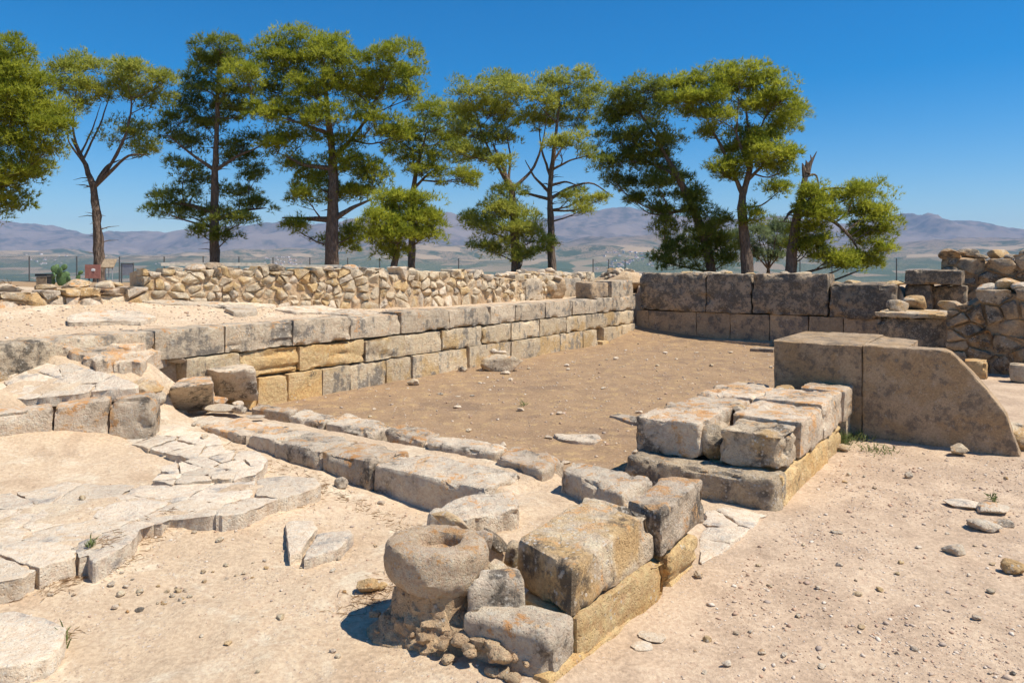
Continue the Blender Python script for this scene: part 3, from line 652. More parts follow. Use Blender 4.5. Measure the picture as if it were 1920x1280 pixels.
# low row at the left end
pl = np.array([-5.9, 6.9]); pr = np.array([-4.42, 8.95])
r3, *_ = rubble_wall('low_wall', 'low lichen stained rubble row at the edge of the upper terrace', pl, pr, (1.16, 1.15), (1.33, 1.37), .6, M['lichen'], M['earthstone'], .24, 13, relief=(.03, .1), mats=[M['lichen'], M['lichen'], M['lime_warm'], M['lime']], top_j=.03)
on_wall_top(r3, pl, pr, 9, lambda q: 1.33 + .04 * q, .27, [M['lime'], M['lime_warm'], M['lichen']], 140, .55)
# stone heaps on the far wall
def heap(u, v, Y, n, spread, size, seed, label, mats):
    c = at(u, v, Y); ztop = c[2] + spread * .35; c[2] = gz(c[0], c[1]) - .05; hh = ztop - c[2]; root = thing('stone_heap', c, label, 'stones'); rg = random.Random(seed)
    V, Fc = rock((spread * 2.4, spread * 1.8, hh), seed, 3, amp=.10); mesh_obj('packed_earth', V + c - np.array([0, 0, .05]), Fc, M['earthstone'], root)
    for k in range(n):
        th = rg.uniform(0, 6.28); rr = spread * rg.uniform(.1, 1); sz = size * rg.uniform(.6, 1.4)
        V, Fc = rock((sz * 1.3, sz, sz * .8), seed + k, 2, rotz=th); V += c + np.array([rr * math.cos(th), rr * .7 * math.sin(th), hh * (1 - .55 * (rr / spread) ** 2) - sz * .55]); mesh_obj('stone', V, Fc, rg.choice(mats), root)
heap(1025, 518, 15.6, 12, .42, .2, 500, 'mound of mortared stones crowning the far end of the rubble wall', [M['rubble'], M['lichen']])
heap(1075, 520, 16.6, 9, .22, .16, 540, 'smaller stone heap beside the mortared mound', [M['rubble'], M['lichen']])
heap(1165, 519, 17.8, 26, .6, .18, 580, 'spread of small rubble behind the corner pier', [M['rubble'], M['lichen'], M['rubble_dark']])
heap(975, 518, 15.0, 6, .3, .2, 620, 'few flat stones in front of the bushy young pine', [M['crust'], M['lime']])

# right hand ruins (in shade)
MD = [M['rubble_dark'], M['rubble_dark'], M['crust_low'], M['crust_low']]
f0 = px(1905, 703, 0)[:2]
def along(u): # plan point on the line through f0 along B, seen in column u
    k = (u - 960) / F; return f0 + B * ((f0[1] * k - f0[0]) / (B[0] - B[1] * k))
pA = along(1775); pB = f0 + B * 2.0
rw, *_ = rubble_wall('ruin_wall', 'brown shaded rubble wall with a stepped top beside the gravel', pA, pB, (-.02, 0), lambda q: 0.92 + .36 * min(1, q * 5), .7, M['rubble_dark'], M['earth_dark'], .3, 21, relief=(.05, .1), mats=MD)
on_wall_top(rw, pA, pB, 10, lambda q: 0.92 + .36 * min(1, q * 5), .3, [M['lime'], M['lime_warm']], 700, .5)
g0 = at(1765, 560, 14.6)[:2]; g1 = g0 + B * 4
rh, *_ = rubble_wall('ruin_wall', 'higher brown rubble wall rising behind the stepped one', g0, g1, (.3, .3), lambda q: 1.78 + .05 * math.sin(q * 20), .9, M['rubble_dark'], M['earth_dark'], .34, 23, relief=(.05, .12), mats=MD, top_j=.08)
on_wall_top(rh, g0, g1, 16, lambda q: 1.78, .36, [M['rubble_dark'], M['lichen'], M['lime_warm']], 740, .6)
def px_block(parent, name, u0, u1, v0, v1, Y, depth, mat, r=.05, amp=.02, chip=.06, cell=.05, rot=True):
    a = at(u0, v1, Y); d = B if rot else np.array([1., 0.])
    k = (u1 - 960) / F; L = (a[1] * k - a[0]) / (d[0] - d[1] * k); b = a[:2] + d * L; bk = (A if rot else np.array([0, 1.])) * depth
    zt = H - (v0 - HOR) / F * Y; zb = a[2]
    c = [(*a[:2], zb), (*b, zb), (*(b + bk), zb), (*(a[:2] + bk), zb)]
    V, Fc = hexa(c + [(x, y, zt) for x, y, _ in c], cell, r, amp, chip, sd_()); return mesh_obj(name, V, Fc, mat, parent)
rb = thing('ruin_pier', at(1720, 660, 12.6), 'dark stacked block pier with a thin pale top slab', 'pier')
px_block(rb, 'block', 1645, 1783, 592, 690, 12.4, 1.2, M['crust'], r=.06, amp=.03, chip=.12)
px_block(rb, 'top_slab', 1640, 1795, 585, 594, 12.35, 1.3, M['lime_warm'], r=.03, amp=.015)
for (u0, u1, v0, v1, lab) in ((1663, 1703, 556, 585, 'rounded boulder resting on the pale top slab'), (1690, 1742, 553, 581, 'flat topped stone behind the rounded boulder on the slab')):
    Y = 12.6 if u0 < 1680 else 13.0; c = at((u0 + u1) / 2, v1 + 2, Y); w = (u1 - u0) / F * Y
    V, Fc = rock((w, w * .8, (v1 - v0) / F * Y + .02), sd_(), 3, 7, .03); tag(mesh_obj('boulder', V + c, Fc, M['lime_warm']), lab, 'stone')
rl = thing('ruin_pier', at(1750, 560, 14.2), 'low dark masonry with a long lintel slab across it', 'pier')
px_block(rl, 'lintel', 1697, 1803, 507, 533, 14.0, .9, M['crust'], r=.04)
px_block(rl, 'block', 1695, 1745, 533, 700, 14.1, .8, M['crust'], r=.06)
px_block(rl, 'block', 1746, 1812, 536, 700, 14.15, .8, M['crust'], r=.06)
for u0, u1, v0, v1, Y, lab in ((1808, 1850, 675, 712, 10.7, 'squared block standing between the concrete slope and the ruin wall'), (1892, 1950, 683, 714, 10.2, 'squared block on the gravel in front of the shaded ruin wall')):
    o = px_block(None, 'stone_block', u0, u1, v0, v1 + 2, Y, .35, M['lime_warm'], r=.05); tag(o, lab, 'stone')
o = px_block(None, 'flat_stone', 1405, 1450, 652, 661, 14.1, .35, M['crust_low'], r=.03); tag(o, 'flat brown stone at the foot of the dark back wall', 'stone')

# ------------------------------------------------------------------ concrete retaining wall
cw = thing('concrete_wall', (*st(1.9, 6.1), 0), 'brown concrete retaining wall with a sloped right end', 'wall')
def cprism(outline, s0, s1, seed, name):
    """outline: (t,z) polygon, pushed from s0 to s1"""
    ol = resample(np.array(outline, float), .06); n = len(ol); V = []; Fc = []
    o0 = P0
    for f in (0, .02, 1):
        s = s0 + (s1 - s0) * f; sh = 0.012 if f == 0 else 0
        c = ol.mean(0)
        for t_, z in ol:
            dv = np.array([t_, z]) - c; dv = dv / max(np.linalg.norm(dv), 1e-6); V.append((*st(s, t_ - dv[0] * sh), z - dv[1] * sh))
    for i in range(2):
        for j in range(n): a = i * n + j; b = i * n + (j + 1) % n; Fc.append((a, b, b + n, a + n))
    # front and back caps as fans about the middle
    V = np.array(V); c0 = len(V); V = np.vstack([V, [(*st(s0, ol[:, 0].mean()), ol[:, 1].mean())], [(*st(s1, ol[:, 0].mean()), ol[:, 1].mean())]])
    for j in range(n): Fc.append(((j + 1) % n, j, c0)); Fc.append((2 * n + j, 2 * n + (j + 1) % n, c0 + 1))
    V = V + np.stack([fbm(V * 5, 3, seed), fbm(V * 5 + 3, 3, seed), fbm(V * 5 + 7, 3, seed)], 1) * .010 + np.stack([fbm(V * 17, 3, seed), fbm(V * 17 + 3, 3, seed), fbm(V * 17 + 7, 3, seed)], 1) * .009
    return mesh_obj(name, V, Fc, M['concrete'], cw, smooth=False)
tl = t_on_s(1450, 1.82); tm = t_on_s(1617, 1.82); t1 = t_on_s(1777, 1.82); t2 = t_on_s(1908, 1.82)
def tz(u, v): t_ = t_on_s(u, 1.82); return (t_, H - (v - HOR) / F * st(1.82, t_)[1])
cprism([(tm + .001, -.15), (t2 + .06, -.15), tz(1912, 854), tz(1896, 806), tz(1886, 778), tz(1850, 731), tz(1802, 680), tz(1783, 662), tz(1770, 657), (tm + .001, .868)], 1.82, 2.02, 3, 'sloped_panel')
cprism([(tl, -.05), (tm - .001, -.05), (tm - .001, .868), (tl, .868)], 1.822, 3.12, 4, 'left_panel')
cprism([(tm + .01, -.05), (t_on_s(1712, 2.6), -.05), (t_on_s(1712, 2.6), .84), (tm + .01, .862)], 2.03, 3.0, 5, 'rear_block')
for k, (t_, z_) in enumerate([(t1 + .25, .55), (t1 + .5, .3)]):
    V, Fc = rock((.4, .35, .3), 900 + k, 3); V += np.array([*st(2.25, t_), gz(*st(2.25, t_)) - .08]); tag(mesh_obj('boulder', V, Fc, M['lime_warm']), ('pale boulder behind the upper part of the concrete slope', 'pale boulder behind the foot of the concrete slope')[k], 'stone')

# ------------------------------------------------------------------ right hand wall stub
def quad_block(parent, top, zt, zb, mat, name='block', r=.035, amp=.012, chip=.04, cell=.022, flare=.0, bed=0.0):
    """top: 4 photo points of the upper face; zt one level or four"""
    zs = zt if isinstance(zt, (list, tuple)) else [zt] * 4; T = [px(u, v, z) for (u, v), z in zip(top, zs)]
    if area2([q[:2] for q in T]) < 0: T = T[::-1]
    c = np.mean(T, 0); bt = [np.array([*(c[:2] + (q[:2] - c[:2]) * (1 + flare)), zb]) for q in T]
    V, Fc = hexa(bt + T, cell, r, amp, chip, sd_(), bed); return mesh_obj(name, V, Fc, mat, parent)
rt = thing('block_wall', (*st(.6, 5.35), 0), 'lichen covered stub of block wall ending at the concrete', 'wall')
wall_block(rt, -.62, .75, 5.3, 5.87, -.15, .2, M['yellow'], r=.03, amp=.012, cell=.035, bed=.02)
wall_block(rt, .76, 1.32, 5.3, 5.87, -.15, .205, M['yellow'], r=.03, amp=.012, cell=.035, bed=.02)
wall_block(rt, 1.62, 1.80, 5.35, 5.86, -.15, .22, M['lime_warm'], r=.03, amp=.012, cell=.035)
wall_block(rt, -.4, 1.8, 4.85, 5.29, -.15, .2, M['crust'], r=.03, amp=.012, cell=.05)
wall_block(rt, -.76, -.5, 4.78, 5.86, -.1, .2, M['lime_crust'], r=.06, amp=.022, chip=.07, cell=.022)
wall_block(rt, -.56, .14, 4.76, 5.27, .195, .475, M['lichen'], r=.045, amp=.016, chip=.05, cell=.022)
wall_block(rt, -.58, -.13, 5.41, 5.86, .2, .455, M['lime_warm'], r=.05, amp=.02, chip=.07, cell=.022, bed=.03)
wall_block(rt, -.12, .62, 5.36, 5.87, .205, .475, M['lichen'], r=.035, amp=.014, chip=.05, cell=.022)
wall_block(rt, .635, 1.38, 5.3, 5.87, .205, .485, M['lichen'], r=.035, amp=.014, chip=.05, cell=.03)
wall_block(rt, 1.39, 1.81, 5.5, 5.88, .21, .49, M['lichen'], r=.03, amp=.012, chip=.04, cell=.03)
wall_block(rt, .16, .68, 4.78, 5.26, .195, .45, M['lichen'], r=.05, amp=.018, chip=.06, cell=.03)
wall_block(rt, .7, 1.36, 4.78, 5.28, .195, .465, M['lichen'], r=.05, amp=.02, chip=.06, cell=.03)
wall_block(rt, 1.38, 1.80, 4.75, 5.1, .195, .42, M['lichen'], r=.05, amp=.02, chip=.06, cell=.03)
for (s, t_, z, sz, rz_) in ((-.43, 5.33, .19, (.21, .2, .27), .3), (-.2, 5.29, .3, (.2, .16, .13), 1), (1.5, 5.32, .37, (.22, .2, .12), .6), (.25, 5.3, .42, (.2, .1, .06), 1.2), (.4, 5.22, .43, (.12, .08, .05), .2)):
    V, Fc = rock(sz, sd_(), 3, 8, .04, rz_); mesh_obj('wedge_stone', V + np.array([*st(s, t_), z]), Fc, M['lime_warm'], rt)

# ------------------------------------------------------------------ front wall
fw = thing('front_wall', (*st(-1.45, 2.4), 0), 'low front wall of two worn stone rows with earth between', 'wall')
fo_u = [325, 372, 462, 515, 602, 694, 905]
for i in range(6):
    t0, t1_ = t_on_s(fo_u[i], -1.93), t_on_s(fo_u[i + 1], -1.93)
    zt = (.20, .205, .21, .21, .205, .18)[i]
    wall_block(fw, -1.93 + R.uniform(-.02, .02), -1.93 + (.32, .42, .40, .42, .42, .47)[i], t0 + .004, t1_ - .004 + (0.02 if i == 5 else 0), -.16 if i > 1 else 0, zt, (M['lime'], M['lichen'], M['lime'], M['lime'], M['lichen'], M['lime'])[i], r=.04, amp=.014, chip=.05, cell=.022)
for pts, z, m_ in (([(600, 790), (650, 772), (738, 794), (690, 808)], .17, 'lime'), ([(721, 806), (756, 790), (826, 810), (790, 826)], .18, 'lichen'), ([(787, 827), (822, 812), (958, 834), (930, 848)], .19, 'lime'),
                   ([(931, 854), (962, 833), (1063, 857), (1016, 880)], .195, 'lichen'), ([(470, 763), (485, 756), (560, 765), (545, 772)], .19, 'lichen'), ([(540, 778), (570, 767), (640, 780), (600, 791)], .18, 'lime')):
    quad_block(fw, pts, z, -.06, M[m_], r=.05, amp=.018, chip=.06)
quad_block(fw, [(1051, 878), (1072, 860), (1232, 890), (1166, 926)], .26, -.02, M['lime'], r=.07, amp=.022, chip=.07)
# earth-set flat stones on the wall's top
for k, (u, v, w, d, h) in enumerate([(395, 758, .42, .22, .10), (415, 772, .40, .2, .08), (445, 765, .14, .12, .08), (452, 776, .18, .13, .09), (478, 783, .2, .14, .03), (360, 768, .1, .08, .05)]):
    p = px(u, v, .17); V, Fc = rock((w, d, h), 60 + k, 3, 8, .04, R.uniform(-.6, .2)); mesh_obj('flat_stone', V + p, Fc, M['lichen'] if k == 0 else M['lime'], fw)

# corner blocks at the long wall
cb = thing('stone_block', px(420, 748, .15), 'grey squared block standing against the near end of the long wall', 'stone')
cb['label'] = 'grey squared block standing against the near end of the long wall'
V, Fc = hexa([(*px(408, 748, .14)[:2], .12), (*px(484, 748, .14)[:2], .12), (*px(478, 726, .14)[:2], .12), (*px(325, 722, .2)[:2], .15), px(411, 697, .51), px(481, 688, .51), px(440, 673, .51), px(322, 675, .53)], .03, .04, .014, .05, sd_())
COL.objects.unlink(cb); bpy.data.objects.remove(cb)
tag(mesh_obj('stone_block', V, Fc, M['lime']), 'grey squared block standing against the near end of the long wall', 'stone')
V, Fc = hexa([(*px(303, 768, .2)[:2], .15), (*px(400, 758, .2)[:2], .15), (*px(404, 742, .2)[:2], .15), (*px(320, 744, .2)[:2], .15), px(318, 727, .49), px(400, 718, .49), px(396, 704, .5), px(338, 706, .5)], .026, .06, .016, .05, sd_())
tag(mesh_obj('stone_block', V, Fc, M['lichen']), 'rounded lichen spotted block beside the grey squared block', 'stone')
for k, (u, v, z, sz, rz_, m_, lab) in enumerate([(318, 700, .45, (.5, .16, .1), -.35, 'lime', 'long thin slab leaning behind the rounded lichen block'), (270, 722, .36, (.34, .25, .17), .3, 'lime_warm', 'squat stone under the leaning thin slab'),
        (290, 742, .33, (.2, .16, .16), .8, 'lime', 'small stone wedged beside the rounded lichen block'), (238, 716, .40, (.3, .22, .1), .1, 'lichen', 'flat stone at the end of the ledge paving')]):
    V, Fc = rock(sz, 70 + k, 3, 8, .03, rz_); p = hit(u, v + 8) + np.array([0, 0, (.12, 0, 0, 0)[k]])
    if k == 0: V[:, 2] += V[:, 0] * -.18
    tag(mesh_obj('loose_stone', V + p - np.array([0, 0, .06]), Fc, M[m_]), lab, 'stone')
# ------------------------------------------------------------------ paving
def paving(label_name, outline, zf, seeds, thick, mat, gap, amp, rnd, edge=.02, seed=0):
    root = empty(label_name, px(*outline[0], zf(*outline[0]))); root['kind'] = 'structure'
    z0 = np.mean([zf(u, v) for u, v in outline]); O = ccw(np.array([px(u, v, zf(u, v))[:2] for u, v in outline])); Sd = np.array([px(u, v, zf(u, v))[:2] for u, v in seeds])
    zz = [zf(u, v) for u, v in seeds]; W3 = np.array([px(u, v, zf(u, v)) for u, v in outline]); plane = np.linalg.lstsq(np.hstack([np.ones((len(W3), 1)), W3[:, :2]]), W3[:, 2], rcond=None)[0]
    for i, poly in voronoi([(O[:, 0].min() - 1, O[:, 1].min() - 1), (O[:, 0].max() + 1, O[:, 1].min() - 1), (O[:, 0].max() + 1, O[:, 1].max() + 1), (O[:, 0].min() - 1, O[:, 1].max() + 1)], Sd, gap):
        cell = poly_clip(O, poly)
        if cell is None: continue
        c = cell.mean(0)
        V, Fc = poly_stone(cell - c, (*c, 0), (1, 0, 0), (0, 1, 0), (0, 0, 1), plane[0] + plane[1] * c[0] + plane[2] * c[1] + R.uniform(-.003, .004), zz[i] - thick, rnd, .0, amp, .03, 4000 + seed, tilt=plane[1:], edge_amp=edge)
        mesh_obj('slab', V, Fc, mat if not isinstance(mat, list) else R.choice(mat), root)
    return root
def poly_clip(outer, convex):
    poly = [np.asarray(q) for q in outer]; n = len(convex)
    for i in range(n):
        a, b = convex[i], convex[(i + 1) % n]; e = b - a; d = np.array([e[1], -e[0]]); poly = clip(poly, a, d)
        if len(poly) < 3: return None
    pl = np.array(poly); return ccw(pl) if abs(area2(pl)) > .006 else None
paving('flagstone_paving', PAVE['flag'][0],
       PAVE['flag'][1], [c4(*q) for q in [(160, 700), (-60, 770), (230, 545), (500, 640), (330, 610), (570, 490), (740, 430), (860, 510), (1010, 440), (1250, 420), (390, 435), (40, 560), (-90, 640), (1100, 500), (200, 440), (20, 480), (-100, 530)]], .26, M['flag'], .004, .009, .006, seed=1)
paving('cracked_paving', PAVE['crack'][0], PAVE['crack'][1], [c4(*q) for q in [(430, 145), (530, 170), (590, 190), (640, 150), (720, 150), (800, 160), (690, 210), (780, 220), (860, 200), (930, 200), (850, 255), (940, 250), (1000, 275), (1080, 270), (1150, 290), (900, 300), (830, 320), (950, 340), (760, 330), (720, 365), (860, 370), (1040, 310), (1090, 345), (1010, 350), (700, 385), (900, 345)]], .2, M['flag'], .006, .009, .007, seed=2)
paving('doorway_paving', [(1312, 1010), (1325, 955), (1360, 948), (1440, 962), (1395, 1000), (1350, 1040), (1310, 1062)], lambda u, v: .012, [(1340, 975), (1400, 970), (1340, 1030), (1370, 1000)], .1, M['flag'], .01, .01, .012, seed=3)
# ledge: kerb blocks and cracked slabs behind them
paving('ledge_paving', PAVE['ledge'][0], PAVE['ledge'][1],
       [(30, 738), (-30, 735), (130, 730), (220, 722), (60, 705), (165, 705), (5, 690), (100, 690), (-30, 700), (55, 672), (120, 686)], .12, M['flag'], .005, .010, .006, seed=4)
kb = thing('ledge_kerb', px(120, 790, .36), 'orange lichened kerb blocks edging the ledge paving', 'kerb')
for a, b, za, zb_ in (((-70, 784), (98, 764), .475, .495), ((100, 764), (203, 750), .495, .53), ((205, 750), (286, 744), .53, .545)):
    p, q = px(*a, za), px(*b, zb_); dv = (q - p)[:2]; dv /= np.linalg.norm(dv); nv = np.array([-dv[1], dv[0]]) * .22
    c = [(*p[:2], .18), (*q[:2], .06), (*(q[:2] + nv), .06), (*(p[:2] + nv), .18), (*p[:2], za), (*q[:2], zb_), (*(q[:2] + nv), zb_ + .01), (*(p[:2] + nv), za + .01)]
    V, Fc = hexa(c, .028, .035, .015, .05, sd_()); mesh_obj('block', V, Fc, M['lichen'], kb)
# single flags
def on_ground(pts):
    """plan outline of a traced patch on the ground, with the plane through it"""
    h3 = np.array([hit(u, v) for u, v in pts]); c = h3.mean(0); g = np.linalg.lstsq(np.hstack([np.ones((len(h3), 1)), h3[:, :2] - c[:2]]), h3[:, 2], rcond=None)[0]
    return h3[:, :2], float(c[2]), np.clip(g[1:], -.25, .25)
def flat_slab(pts, z, thick, mat, name, label, cat='stone', rnd=.012, amp=.008, tilt=None, group=None, ground=False):
    if ground: P, z0, tilt = on_ground(pts); z = z0 + z
    else: P = np.array([px(u, v, z)[:2] for u, v in pts])
    c = P.mean(0)
    V, Fc = poly_stone(ccw(P - c), (*c, 0), (1, 0, 0), (0, 1, 0), (0, 0, 1), z, z - thick, rnd, 0, amp, .03, sd_(), tilt=tilt)
    return tag(mesh_obj(name, V, Fc, mat), label, cat, group)
flat_slab([(-70, 1165), (20, 1141), (80, 1155), (126, 1172), (122, 1190), (105, 1222), (40, 1246), (-70, 1256)], .085, .16, M['flag'], 'paving_slab', 'broad single paving slab with grass at its corner, lying in sand')
flat_slab([(534, 977), (590, 974), (594, 990), (572, 1020), (566, 1030), (541, 1042)], .07, .14, M['flag'], 'paving_slab', 'left of two adjoining grey slabs set in the sand', group=None)
flat_slab([(598, 998), (656, 990), (660, 1000), (640, 1025), (572, 1046), (576, 1028)], .065, .14, M['flag'], 'paving_slab', 'right of two adjoining grey slabs, the one with a sloping edge')
flat_slab([(122, 603), (170, 590), (250, 588), (298, 600), (270, 611), (200, 611), (126, 612)], .05, .14, M['lime'], 'paving_slab', 'pale flat slab lying on the upper terrace sand', ground=True)
flat_slab([(420, 584), (450, 577), (478, 580), (484, 592), (440, 594)], .05, .14, M['lime'], 'paving_slab', 'small broken slab on the terrace below the rubble wall', ground=True)
for k, pts in enumerate([[(230, 566), (300, 563), (420, 570), (410, 576), (300, 572)], [(380, 573), (470, 570), (520, 576), (430, 582)], [(515, 580), (600, 577), (660, 588), (560, 590)], [(600, 588), (660, 584), (720, 588), (650, 596)]]):
    flat_slab(pts, .03, .12, M['lime'], 'bedrock_slab', ['outcrop', 'second outcrop', 'third outcrop', 'fourth outcrop'][k] + ' of thin bedded rock along the rubble wall foot, counted from the low stone row', rnd=.02, amp=.014, ground=True)

# strip of low stones along the ledge's back edge
strip = thing('stone_strip', px(230, 680, .62), 'rough orange stained stones along the back of the ledge', 'stones')
for k, (pts, z) in enumerate([([(75, 657), (110, 652), (170, 660), (130, 670)], .70), ([(125, 668), (170, 656), (240, 668), (205, 690), (150, 684)], .66), ([(150, 683), (200, 672), (262, 684), (205, 702), (180, 700)], .60), ([(240, 668), (300, 660), (335, 672), (320, 690), (262, 688)], .62), ([(170, 657), (230, 652), (300, 658), (250, 668)], .70), ([(205, 702), (262, 688), (300, 692), (270, 710)], .54)]):
    P, z0, tl_ = on_ground(pts); z = z0 + .06 + .02 * (k % 3); c = P.mean(0)
    V, Fc = poly_stone(ccw(P - c), (*c, 0), (1, 0, 0), (0, 1, 0), (0, 0, 1), z, z - .2, .02, .0, .016, .03, sd_(), tilt=tl_); mesh_obj('stone', V, Fc, M['lichen'], strip)

# ------------------------------------------------------------------ spur with the column base
sp = thing('wall_spur', (*st(-2.6, 5.2), 0), 'broken block corner projecting in front of the doorway', 'wall')
quad_block(sp, [(975, 1012), (1100, 928), (1222, 958), (1072, 1066)], [.365, .40, .40, .36], .175, M['lime_warm'], r=.032, amp=.012, chip=.05, cell=.02, flare=.06)
quad_block(sp, [(1176, 936), (1240, 889), (1320, 898), (1243, 958)], [.40, .42, .42, .41], .175, M['lichen'], r=.025, amp=.010, chip=.03, cell=.02, flare=.02)
def pst(pts, z, thick, mat, name='block', rnd=.035, dome=.01, amp=.012, flare=.03, tilt=None, cell=.022, parent=sp):
    P = np.array([px(u, v, z)[:2] for u, v in pts]); c = P.mean(0)
    V, Fc = poly_stone(ccw(P - c), (*c, 0), (1, 0, 0), (0, 1, 0), (0, 0, 1), z, z - thick, rnd, dome, amp, cell, sd_(), flare=flare, tilt=tilt); return mesh_obj(name, V, Fc, mat, parent)
quad_block(sp, [(864, 1147), (1034, 1193), (1077, 1148), (935, 1112)], [.185, .18, .185, .19], -.1, M['lime'], r=.06, amp=.014, chip=.055, cell=.016, flare=.03)
# lower course along the outer face
def edge_block(u0, v0, u1, v1, zb, zt, depth, mat, **k):
    p, q = px(u0, v0, 0)[:2], px(u1, v1, 0)[:2]; dv = (q - p) / np.linalg.norm(q - p); nv = np.array([-dv[1], dv[0]]) * depth
    c = [(*p, zb), (*q, zb), (*(q + nv), zb), (*(p + nv), zb), (*p, zt), (*q, zt), (*(q + nv), zt), (*(p + nv), zt)]
    V, Fc = hexa(c, k.get('cell', .02), k.get('r', .03), k.get('amp', .012), k.get('chip', .04), sd_(), k.get('bed', .02)); return mesh_obj('block', V, Fc, mat, sp)
edge_block(1082, 1238, 1255, 1108, -.08, .172, .33, M['yellow'], bed=.006)
edge_block(1258, 1104, 1310, 1062, -.08, .170, .33, M['yellow'], r=.05, bed=.035, chip=.06)
edge_block(1030, 1290, 1200, 1152, -.12, .03, .1, M['yellow'], bed=.0, amp=.005)
edge_block(1195, 1160, 1248, 1112, -.1, .022, .1, M['yellow'], bed=.0, amp=.008)
quad_block(sp, [(1000, 1010), (1060, 962), (1180, 990), (1080, 1060)], .17, -.05, M['yellow'], name='fill_block', r=.04)
quad_block(sp, [(876, 1096), (986, 1086), (972, 1062), (902, 1066)], [.275, .285, .30, .30], .10, M['lime'], r=.05, amp=.014, chip=.05, cell=.015, flare=.1)
pst([(905, 1058), (925, 1040), (950, 1048), (960, 1062), (925, 1070)], .29, .2, M['lime_warm'], amp=.012)
pst([(797, 962), (848, 937), (900, 922), (958, 920), (978, 944), (970, 958), (905, 965), (871, 976), (812, 969)], .215, .28, M['lime'], rnd=.03, amp=.02, flare=.06)
for sz, u, v, z, rz_, ty, m_ in (((.24, .07, .10), 843, 990, .17, -.45, -.25, 'lime_warm'), ((.22, .09, .09), 924, 1024, .10, -.8, -.3, 'crust'), ((.11, .09, .13), 962, 1058, .13, .9, 0, 'lime_warm'), ((.16, .12, .13), 903, 1030, .12, -.6, 0, 'lichen')):
    V, Fc = rock(sz, sd_(), 3, 9, .03, rz_); V[:, 2] += V[:, 0] * ty; mesh_obj('wedge_stone', V + px(u, v + 4, z), Fc, M[m_], sp)
# column base: a squat drum with a worn socket
def drum():
    c = px(820, 1010, .385); c[2] = 0; prof = []
    R0 = .215; zt, zb = .385, .175
    prof = [(0, .31), (.06, .31), (.085, .325), (.095, .362), (.101, .38), (.11, .386), (.15, .388), (.185, .384), (.203, .372), (.211, .35), (.216, .31), (.217, .27), (.212, .235), (.195, .212), (.15, .2), (0, .2)]
    pr = []
    for (a, b), (c_, d) in zip(prof[:-1], prof[1:]):
        k = max(1, int(math.hypot(c_ - a, d - b) / .014))
        for i in range(k): pr.append((a + (c_ - a) * i / k, b + (d - b) * i / k))
    pr.append(prof[-1]); n = 84; V = []; Fc = []
    for r_, z in pr:
        for k in range(n):
            th = 2 * math.pi * k / n; V.append((c[0] + r_ * math.cos(th) * (1.02 if r_ > .13 else 1.0), c[1] + r_ * math.sin(th), z))
    V = np.array(V)
    for i in range(len(pr) - 1):
        for k in range(n): a = i * n + k; b = i * n + (k + 1) % n; Fc.append((a, a + n, b + n, b))
    d = V - np.array([c[0], c[1], .28]); d /= np.maximum(np.linalg.norm(d, axis=1), 1e-6)[:, None]
    V = V + d * (fbm(V * 5, 3, 77) * .026 + fbm(V * 16, 4, 78, .65) * .014 - np.clip(fbm(V * 9, 3, 79) * 3 - .7, 0, 1) * .016)[:, None]
    V[:, 2] -= (V[:, 0] - c[0]) * .06
    return V, [f[::-1] for f in Fc], c
V, Fc, dc = drum()
tag(mesh_obj('column_base', V, Fc, M['drum']), 'round lichen spotted column base with a hollow socket in its top', 'column base')
def mound(cx, cy, rx_, ry_, h, seed, rough=.3):
    n, m = 40, 96; V = [(0, 0, 1)]; Fc = []
    for i in range(1, n + 1):
        f = i / n
        for k in range(m):
            th = 2 * math.pi * k / m; V.append((f * math.cos(th), f * math.sin(th), (1 - f ** 1.7) if f < 1 else -.3))
    for k in range(m): Fc.append((0, 1 + k, 1 + (k + 1) % m))
    for i in range(n - 1):
        for k in range(m): a = 1 + i * m + k; b = 1 + i * m + (k + 1) % m; Fc.append((a, a + m, b + m, b))
    V = np.array(V) * np.array([rx_, ry_, h]); W = V + np.array([cx, cy, 0])
    lump = np.abs(fbm(W * 14, 3, seed)) * 1.6 + np.abs(fbm(W * 34, 3, seed + 3)) * .7 + fbm(W * 5, 2, seed + 5) * .6
    out = V / np.maximum(np.linalg.norm(V, axis=1), 1e-6)[:, None]; W = W + out * (lump * rough * h * .35)[:, None]
    W[:, 2] += gz(cx, cy); return W, Fc
mesh_obj('packed_earth', *mound(dc[0] + .01, dc[1], .25, .23, .30, 5, .35), M['earthstone'], sp)
V, Fc = tube([(dc[0] + .01, dc[1], -.05), (dc[0] + .01, dc[1], .06), (dc[0], dc[1], .15), (dc[0], dc[1], .225)], (.26, .21, .19, .185), 72); V = V + (V - np.array([dc[0], dc[1], .1])) * np.array([1, 1, 0]) * (fbm(V * 9, 4, 8) * .22)[:, None]
mesh_obj('drum_footing', V, Fc, M['earthstone'], sp)
q_ = px(870, 1215, 0); mesh_obj('packed_earth', *mound(q_[0], q_[1] + .08, .30, .14, .13, 15, .5), M['earthstone'], sp)
q_ = px(770, 1195, 0); mesh_obj('packed_earth', *mound(q_[0], q_[1] + .06, .20, .13, .10, 25, .5), M['earthstone'], sp)
q_ = px(885, 1150, 0); mesh_obj('packed_earth', *mound(q_[0] - .03, q_[1] + .1, .2, .2, .25, 35, .4), M['earthstone'], sp)
rc = random.Random(77)
for k in range(46):
    f = rc.random(); u = 690 + f * 290 + rc.uniform(-12, 12); v = 1185 + f * 80 + rc.uniform(-32, 12); w = rc.choice((.03, .04, .05, .06, .085)); p = px(u, v, .02); p[2] = gz(p[0], p[1]) + (.0 if v > 1190 + f * 80 else .05) - .01
    V, Fc = rock((w * 1.2, w, w * .75), 3000 + k, 2, 8, .09, rc.uniform(0, 3)); mesh_obj('earth_clod', V + p, Fc, M['earthstone'], sp)

